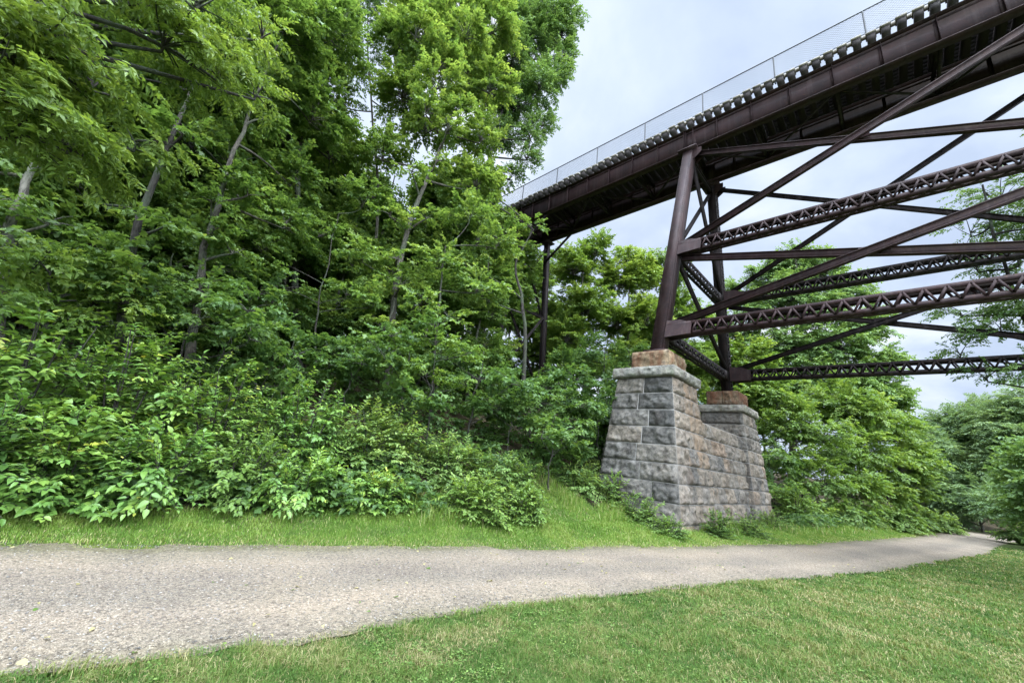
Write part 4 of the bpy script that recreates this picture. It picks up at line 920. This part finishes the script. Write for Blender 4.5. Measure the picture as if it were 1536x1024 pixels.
hill_tree('large_tree', 'large blue-green tree with a broad domed crown behind the bridge tower', 1190, 40, [B(1190, 395, 41, 1.9), B(1150, 410, 41, 1.8), B(1232, 405, 41, 1.8), B(1112, 445, 41, 1.8), B(1268, 440, 40.5, 1.8), B(1190, 440, 39.5, 2.), B(1150, 470, 39.5, 2.), B(1230, 470, 39.5, 2.), B(1295, 490, 40, 1.8), B(1105, 500, 40, 1.9), B(1190, 520, 39, 2.1), B(1260, 520, 39, 2.), B(1312, 545, 39.5, 1.7), B(1140, 540, 39, 2.1), B(1230, 570, 38.5, 2.1), B(1290, 580, 38.5, 2.), B(1180, 590, 38.5, 2.1), B(1325, 600, 39, 1.6), B(1110, 570, 39, 1.9)], 'ovate', 'blue', 306, .35, .8, dens=1.5, tint=.58, droop=.1)
hill_tree('bank_tree', 'bright tree seen through the bracing of the bent under the far end of the bridge', 790, 34, [B(790, 425, 34, 2.4), B(760, 470, 34, 2.4), B(820, 480, 33.5, 2.2), B(800, 530, 33, 2.2), B(745, 420, 34.5, 2.2), B(820, 410, 35, 2.)], 'maple', 'bright', 307, group=G4)
G5 = 'trees lining the far side of the path'
hill_tree('verge_tree', 'tree with pale top tiers leaning over the verge right of the stone pier', 1205, 29, [B(1195, 640, 29, 1.7), B(1165, 600, 30, 1.5), B(1180, 690, 28, 1.4), B(1235, 650, 29.5, 1.5), B(1230, 720, 28, 1.5), B(1160, 650, 29, 1.3)], 'ovate', 'bright', 311, .14, .6, group=G5, dens=1.2)
hill_tree('verge_tree', 'dark leafy tree halfway between the stone pier and the bend of the path', 1280, 33, [B(1275, 620, 34, 2.1), B(1300, 680, 33, 1.9), B(1255, 690, 32, 1.7), B(1310, 630, 35, 1.9), B(1280, 740, 31, 1.5), B(1240, 600, 35, 1.8)], 'ovate', 'bright', 312, .16, .68, group=G5, dens=1.2)
hill_tree('verge_tree', 'last tree before the bend of the path, its foliage falling to the verge', 1345, 38, [B(1335, 650, 39, 1.9), B(1350, 700, 38, 1.7), B(1330, 740, 36, 1.5), B(1375, 730, 39, 1.4), B(1370, 690, 41, 1.5)], 'maple', 'bright', 313, .16, .68, group=G5, dens=1.2)
G6 = 'pale trees at the end of the path'
hill_tree('far_tree', 'leftmost of the pale trees where the path disappears', 1395, 56, [B(1395, 690, 57, 2.4), B(1385, 730, 56, 2.2), B(1405, 740, 55, 2.2), B(1400, 665, 58, 1.6)], 'locust', 'grey', 321, .18, 1.0, group=G6)
hill_tree('far_tree', 'pale wide-crowned tree beyond the bend with twiggy top above its neighbours', 1440, 62, [B(1430, 650, 62, 2.8), B(1455, 640, 62, 2.6), B(1440, 700, 61, 2.8), B(1470, 690, 61, 2.8), B(1430, 745, 60, 2.4), B(1465, 745, 60, 2.4), B(1480, 620, 63, 1.8)], 'locust', 'grey', 322, .25, 1.0, group=G6)
hill_tree('far_tree', 'rightmost pale tree beyond the bend, partly behind the drooping fine-leaved tree', 1515, 58, [B(1510, 640, 58, 2.6), B(1535, 660, 57, 2.8), B(1505, 700, 57, 2.5), B(1550, 610, 58, 2.6), B(1540, 720, 55, 2.4), B(1560, 680, 56, 2.6)], 'locust', 'grey', 323, .25, 1.0, group=G6, tint=.6)
hill_tree('far_tree', 'darker low tree closing the view at the end of the path', 1470, 54, [B(1450, 760, 54, 1.7), B(1480, 750, 53, 1.8), B(1500, 760, 50, 1.5), B(1420, 765, 55, 1.6)], 'locust', 'grey', 324, .15, 1.0, group=G6, tint=.4)
hill_tree('lawn_tree', 'dense green tree at the right edge of the lawn near the end of the path', 1560, 36, [B(1560, 725, 37, 1.6), B(1595, 690, 36, 1.9), B(1575, 765, 35, 1.4), B(1620, 740, 34, 1.8), B(1540, 760, 39, 1.1), B(1535, 715, 40, 1.2)], 'maple', 'blue', 325, .16, .85, dens=.85, tint=.5)
hill_tree('feathery_tree', 'feathery fine-leaved tree reaching in behind the bridge bracing at the far right', 1690, 23, [B(1500, 290, 23, 1.3, .9), B(1455, 345, 22.6, 1.0, .9), B(1525, 385, 22, 1.2, .9), B(1440, 465, 22, .9, .85), B(1500, 490, 21.6, 1.2, .85), B(1545, 555, 21, 1.1, .75), B(1480, 565, 21.4, .7, .7), B(1465, 400, 22, .8, .85), B(1575, 320, 22.5, 1.7), B(1590, 450, 21.5, 1.7), B(1520, 440, 22, .9, .85), B(1440, 530, 21.6, .7, .75), B(1620, 250, 22, 2.)], 'fine', 'blue', 331, .15, .5, 'dark', dens=.85, tint=.62, droop=.25)

# ------------------------------------------------------------------ tall trees that fill the slope behind: nothing tells them apart
GF = 'tall trees filling the slope behind'; LF_ = 'tall leafy tree deep in the wood behind the front trees of the bank'
def fill(px, D, seed, hgt, mat):
    p = H(px, D); z = gz(*p); g = np.random.default_rng(seed); bl = []
    for k in range(14):
        f = g.uniform(.06, 1.); a = g.uniform(0, 6.28); rr = 1.9*g.uniform(.3, 1)*(1.1-.5*f); bl.append((np.array([p[0]+math.cos(a)*rr, p[1]+math.sin(a)*rr, z+hgt*f]), g.uniform(1.5, 2.2), g.uniform(1.2, 1.7)))
    return tree('forest_tree', LF_, 'tree', p, [np.array([p[0], p[1], z+hgt*.4]), np.array([p[0]+.3, p[1], z+hgt*.7]), np.array([p[0]+.2, p[1], z+hgt])], .2, bl, 'maple', mat, 'grey', seed, spray=.8, dens=.6, group=GF)
fl = [fill(60, 20, 401, 12, 'mid'), fill(330, 21, 402, 12.5, 'mid'), fill(620, 22, 403, 15, 'mid')]
for k, (px, D, s_) in enumerate([(-40, 18, .95), (200, 19, .85), (450, 22, .85), (700, 24, 1.0), (-130, 21, 1.2), (130, 23, 1.0), (270, 24, .95), (400, 26, .9), (545, 26, .8), (650, 28, .95), (745, 33, .8), (20, 27, 1.05), (340, 29, 1.0), (580, 20, .7), (100, 16.5, .8), (-260, 17, 1.1), (800, 33, .75), (500, 20.5, .7), (240, 17.4, .7), (690, 20.5, .7), (600, 25, .6), (420, 29, .7), (700, 27, .7), (1060, 40, .8), (1150, 46, .8), (820, 40, .9), (960, 42, .9), (300, 33, 1.2), (100, 30, 1.2), (90, 15.5, .45), (235, 16.2, .5), (355, 16.8, .5), (455, 17.5, .5), (520, 17, .48), (610, 17.5, .5), (690, 18.5, .5), (150, 17.5, .6), (400, 19, .6)]):
    p = H(px, D); copy_tree(fl[k % 3], (p[0], p[1], gz(*p)), 2.1*k+.4, s_)

# ------------------------------------------------------------------ leafy ground cover under the wood
g = np.random.default_rng(77); n = 9000
x = g.uniform(-14, 34, n*4); d = 1.6+26*g.random(n*4)**1.7; y = E_far(x)+d
ok = (g.random(n*4) < np.clip(14/np.hypot(x, y), 0, 1)**1.6) & ~((x > 11.3) & (x < 24.) & (y > 3.6) & (y < 8.4)) & ~((x > 5.5) & (x < 12) & (d < 3.6)); x, y = x[ok][:n], y[ok][:n]; n = len(x)
a = g.uniform(0, 6.28, n)
V, F, ti = place_sprays('maple', np.stack([x, y, terrain(x, y)+g.uniform(.05, .55, n)], -1), np.stack([np.cos(a), np.sin(a), g.normal(-.1, .2, n)], -1), unit(np.stack([g.normal(0, .3, n), g.normal(-.15, .3, n), np.ones(n)], -1)), g.uniform(.35, .6, n), np.clip(g.normal(.42, .12, n), 0, 1), g)
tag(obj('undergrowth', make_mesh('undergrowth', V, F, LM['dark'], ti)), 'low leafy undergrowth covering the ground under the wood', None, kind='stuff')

# ------------------------------------------------------------------ grass
def blades(name, x, y, z0, length, width, tint, mat, label, bend=.5, seed=0):
    g = np.random.default_rng(seed); n = len(x); a = g.uniform(0, 6.28, n); b = a+g.normal(0, .6, n)+1.57
    w = np.stack([np.cos(b), np.sin(b), 0*a], -1)*(width/2)[:, None]; dr = np.stack([np.cos(a), np.sin(a), 0*a], -1)
    bd = bend*g.uniform(.2, 1.5, n); P0 = np.stack([x, y, z0-.004], -1)
    P1 = P0+dr*(length*bd*.28)[:, None]+np.array([0, 0, 1.])*(length*.6)[:, None]
    P2 = P0+dr*(length*bd*.95)[:, None]+np.array([0, 0, 1.])*(length*(1-.32*np.minimum(bd, 1.6)))[:, None]
    V = np.stack([P0-w, P0+w, P1+w*.75, P1-w*.75, P2], 1).reshape(-1, 3); bs = np.arange(n)[:, None]*5
    me = make_mesh(name, V, [np.array([(3, 2, 4)])+bs, np.array([(0, 1, 2, 3)])+bs], mat, np.concatenate([tint, tint]))
    o = obj(name, me); return tag(o, label, None, kind='stuff')
fwd = math.atan2(R[1, 2], R[0, 2])
g = np.random.default_rng(5); n = 1500000
r = 1.7*(34./1.7)**(g.random(n)**1.0); th = fwd+g.uniform(-1.08, 1.15, n); x, y = r*np.cos(th), r*np.sin(th)
wob = (fbm(x*1.1, x*0+7., 31)-.5)*.34+(vnoise(x*5, x*0, 32)-.5)*.12
dn = E_near(x)-.05+wob-y; ok = (dn > -.04-.30*np.clip(fbm(x*3.1, y*3.1, 55, 3)-.42, 0, 1)*g.random(n)**.5) & (g.random(n) < np.clip(.30+.10*np.log(r), 0, .6)*(.5+.5*np.clip(dn/.25, 0, 1)))
x, y, r, dn = x[ok], y[ok], r[ok], dn[ok]; n = len(x)
patch = .5*fbm(x*1.1, y*1.1, 51)+.5*fbm(x*.35, y*.35, 57); fine = fbm(x*4.5, y*4.5, 61, 3); dry = np.clip((fbm(x*1.7+9, y*1.7, 71)-.52)*5, 0, 1)
t = np.clip(.44+.8*(patch-.5)+.9*(fine-.5)+g.normal(0, .13, n), 0, .70)
isdry = g.random(n) < .09+.42*dry; t = np.where(isdry, g.uniform(.72, 1., n), t)
ln = (.016+.066*fine**1.5+.022*g.random(n))*(1-.3*dry)*np.interp(dn, [0, .3], [1.3, 1]); wd = np.maximum(.0042, .0012*r)*g.uniform(.7, 1.3, n)
blades('lawn_grass', x, y, terrain(x, y), ln*.95, wd, t, LM['grass'], 'mown lawn with dry straw patches in the foreground right of the path', 1.25, 6)
# verge and bank beyond the path
n = 900000; x = -9+49*g.random(n)**1.25; d = g.random(n)**1.1*4.45-.14; y = E_far(x)+.05+(fbm(x*1.3, x*0+2., 21)-.5)*.34+(vnoise(x*5, x*0, 22)-.5)*.12+d
lim = np.interp(x, [-20, 3, 5.5, 9, 12, 24, 40], [1.0, 1.2, 2.4, 3.7, 1.5, 1.6, 1.5]); r = np.hypot(x, y)
ok = (d < lim+.4*g.random(n)) & (g.random(n) < np.clip((7.5/r)**1.25, 0, 1)*.75*np.interp(d, [-.08, .25], [.35, 1])) & ~((x > 11.9) & (x < 23.6) & (y > 4.6))
x, y, d, r = x[ok], y[ok], d[ok], r[ok]; n = len(x); fine = fbm(x*3, y*3, 81, 3); patch = fbm(x*.9, y*.9, 82)
t = np.clip(.5+.6*(patch-.5)+.5*(fine-.5)+g.normal(0, .1, n), 0, .78); isdry = g.random(n) < .06+.25*np.clip(1-d/.4, 0, 1); t = np.where(isdry, g.uniform(.78, 1, n), t)
ln = (.025+.055*fine+.025*g.random(n))*np.interp(d, [0, .5, 1.2, 2.5], [.7, .9, 1.3, 1.1]); wd = np.maximum(.006, .0011*r)*g.uniform(.7, 1.3, n)
blades('bank_grass', x, y, terrain(x, y), ln, wd, t, LM['bank'], 'bright grass strip between the path and the bushes', .7, 7)
# long unmown grass: by the pier and under the bushes
n = 42000; x = np.concatenate([g.uniform(2.6, 7.4, n//3), g.uniform(6.5, 13, n//3), g.uniform(11.4, 42, n//3)]); k = np.arange(len(x))//(n//3)
d = np.where(k == 0, .9+2.2*g.random(len(x))**.7, np.where(k == 1, g.uniform(1.7, 4.2, len(x)), g.uniform(.7, 2.4, len(x)))); y = E_far(x)+d
cl = fbm(x*1.6, y*1.6, 91); ok = (cl > np.where(k == 0, .55, .47)+.08*(g.random(len(x))-.5)) & ~((x > 11.9) & (x < 23.4) & (y > 4.75)) & ~((k == 1) & (x < 9.5) & (d < 3.0)); x, y, k = x[ok], y[ok], k[ok]; n = len(x); cl = cl[ok]; r = np.hypot(x, y)
ln = np.where(k == 2, .26, .27)*g.uniform(.35, 1.35, n)*(.6+1.2*(cl-.45)*2); t = np.clip(g.normal(.5, .14, n)+(g.random(n) < .16)*.4, 0, 1)
blades('long_grass', x, y, terrain(x, y), ln, np.maximum(.006, .0008*r)*g.uniform(.7, 1.3, n), t, LM['bank'], 'long unmown grass round the foot of the pier and the bushes', .9, 8)

# broad-leaved lawn weeds: flat rosettes of clover and plantain among the grass
def rosettes(name, x, y, size, mat, label, seed, tint=.5, k=5):
    g = np.random.default_rng(seed); n = len(x); a = (g.uniform(0, 6.28, (n, 1))+np.arange(k)[None]*6.283/k+g.normal(0, .3, (n, k))).ravel()
    z = np.repeat(terrain(x, y), k)+g.uniform(.008, .03, n*k); sz = np.repeat(size, k)*g.uniform(.7, 1.25, n*k)
    D = np.stack([np.cos(a), np.sin(a), g.normal(.18, .2, n*k)], -1); Nn = unit(np.stack([g.normal(0, .2, n*k), g.normal(0, .2, n*k), np.ones(n*k)], -1))
    P = np.stack([np.repeat(x, k), np.repeat(y, k), z], -1)+unit(D)*np.array([1, 1, 0])*(sz*.25)[:, None]
    V = np.einsum('svi,sij->svj', ovate(g, n*k), frames(unit(D), Nn))*sz[:, None, None]+P[:, None]; bs = (np.arange(n*k)*8)[:, None, None]
    t = np.clip(g.normal(tint, .12, n*k), 0, 1)
    return tag(obj(name, make_mesh(name, V.reshape(-1, 3), [(OF3[None]+bs).reshape(-1, 3), (OF4[None]+bs).reshape(-1, 4)], LM[mat], np.concatenate([np.repeat(t, 4), np.repeat(t, 2)]))), label, None, kind='stuff')
n = 60000; r = 1.8*(16/1.8)**g.random(n); th = fwd+g.uniform(-1.08, 1.15, n); x, y = r*np.cos(th), r*np.sin(th)
ok = (E_near(x)-y > .08) & (fbm(x*1.4+3, y*1.4, 66, 3) > .53+.05*g.random(n)) & (g.random(n) < .30); x, y = x[ok], y[ok]
rosettes('lawn_clover', x, y, g.uniform(.014, .03, len(x)), 'mid', 'clover and small broad-leaved weeds spread through the lawn', 67, .45, 4)
n = 1500; x = g.uniform(-4, 22, n); w_ = g.choice([0, 1], n); d = np.abs(g.normal(0, .16, n)); y = np.where(w_ == 0, E_near(x)+d, E_far(x)-d); ok = fbm(x*1.2, y, 68, 3) > .48
rosettes('path_weeds', x[ok], y[ok], g.uniform(.02, .055, ok.sum()), 'bright', 'small weeds creeping in along both edges of the gravel path', 69, .4, 5)
n = 150; x = -2+20*g.random(n)**1.3; f = g.random(n); y = E_near(x)*(1-f)+E_far(x)*f; a = g.uniform(0, 6.28, n)
V = np.einsum('svi,sij->svj', ovate(g, n), frames(np.stack([np.cos(a), np.sin(a), 0*a], -1), unit(np.stack([g.normal(0, .25, n), g.normal(0, .25, n), np.ones(n)], -1))))*g.uniform(.03, .075, n)[:, None, None]+np.stack([x, y, .048+0*x], -1)[:, None]
bs = (np.arange(n)*8)[:, None, None]; t = g.choice([.5, .85, .95, 1.], n)
tag(obj('fallen_leaves', make_mesh('fallen_leaves', V.reshape(-1, 3), [(OF3[None]+bs).reshape(-1, 3), (OF4[None]+bs).reshape(-1, 4)], LM['grass'], np.concatenate([np.repeat(t, 4), np.repeat(t, 2)]))), 'dry and green fallen leaves scattered on the gravel path', None, kind='stuff')
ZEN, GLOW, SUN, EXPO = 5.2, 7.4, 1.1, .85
# ------------------------------------------------------------------ light
w = bpy.data.worlds.new('World'); scene.world = w; w.use_nodes = True
nt = w.node_tree; nt.nodes.clear()
out = nt.nodes.new('ShaderNodeOutputWorld'); bg = N(nt, 'ShaderNodeBackground', Strength=.1)
SUN_DIR = Vector((.02, -.62, 1.0)).normalized()
sky = nt.nodes.new('ShaderNodeTexSky'); sky.sky_type = 'NISHITA'; sky.sun_disc = False
sky.sun_elevation = math.asin(SUN_DIR.z); sky.sun_rotation = math.atan2(SUN_DIR.x, SUN_DIR.y)
tc = nt.nodes.new('ShaderNodeTexCoord')
sep = nt.nodes.new('ShaderNodeSeparateXYZ'); nt.links.new(tc.outputs['Generated'], sep.inputs[0])
# stretch clouds toward the horizon: project the direction on a cloud layer
dv = N(nt, 'ShaderNodeMath', operation='ADD'); nt.links.new(sep.outputs['Z'], dv.inputs[0]); dv.inputs[1].default_value = .25
vm = N(nt, 'ShaderNodeVectorMath', operation='DIVIDE'); nt.links.new(tc.outputs['Generated'], vm.inputs[0])
cmb = nt.nodes.new('ShaderNodeCombineXYZ')
for k in range(3): nt.links.new(dv.outputs[0], cmb.inputs[k])
nt.links.new(cmb.outputs[0], vm.inputs[1])
n1 = noise(nt, 2.0, 7, .55, vm.outputs[0], dist=.35); n2 = noise(nt, .7, 4, .5, vm.outputs[0])
cloud = ramp(nt, n1.outputs['Fac'], [(.34, (3.7, 4.4, 5.65)), (.48, (4.6, 5.3, 6.5)), (.58, (5.6, 6.15, 7.0)), (.68, (6.5, 6.85, 7.3))])
# extra sky glow overhead and behind the camera, added to light the foliage
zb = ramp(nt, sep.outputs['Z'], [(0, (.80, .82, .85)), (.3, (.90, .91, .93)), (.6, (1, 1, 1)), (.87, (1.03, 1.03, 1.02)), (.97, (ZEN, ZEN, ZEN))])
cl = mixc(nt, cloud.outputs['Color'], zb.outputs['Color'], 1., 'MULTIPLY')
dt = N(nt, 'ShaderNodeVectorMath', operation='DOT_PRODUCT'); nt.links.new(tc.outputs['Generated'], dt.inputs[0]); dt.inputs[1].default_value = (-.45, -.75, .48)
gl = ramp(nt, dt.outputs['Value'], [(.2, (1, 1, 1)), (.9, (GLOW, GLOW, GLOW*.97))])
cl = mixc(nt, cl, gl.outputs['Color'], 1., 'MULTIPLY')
fac = ramp(nt, n2.outputs['Fac'], [(.3, (.80, .80, .80)), (.6, (.97, .97, .97))])
fin = mixc(nt, sky.outputs['Color'], cl, fac.outputs['Color'])
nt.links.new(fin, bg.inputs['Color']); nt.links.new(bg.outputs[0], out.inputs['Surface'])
sl = bpy.data.lights.new('sun', 'SUN'); sl.energy = SUN; sl.angle = math.radians(24); sl.color = (1, .955, .87)
so = link(bpy.data.objects.new('sun', sl)); so.rotation_euler = (-SUN_DIR).to_track_quat('-Z', 'Y').to_euler()

scene.render.engine = 'CYCLES'
c = scene.cycles
c.max_bounces = 8; c.diffuse_bounces = 5; c.glossy_bounces = 2; c.transmission_bounces = 6; c.transparent_max_bounces = 4
c.use_denoising = True; c.use_adaptive_sampling = True; c.adaptive_threshold = .02; c.caustics_reflective = False; c.caustics_refractive = False
c.sample_clamp_indirect = 6
vs = scene.view_settings; vs.view_transform = 'Standard'; vs.look = 'None'; vs.exposure = EXPO; vs.gamma = 1; vs.use_curve_mapping = False
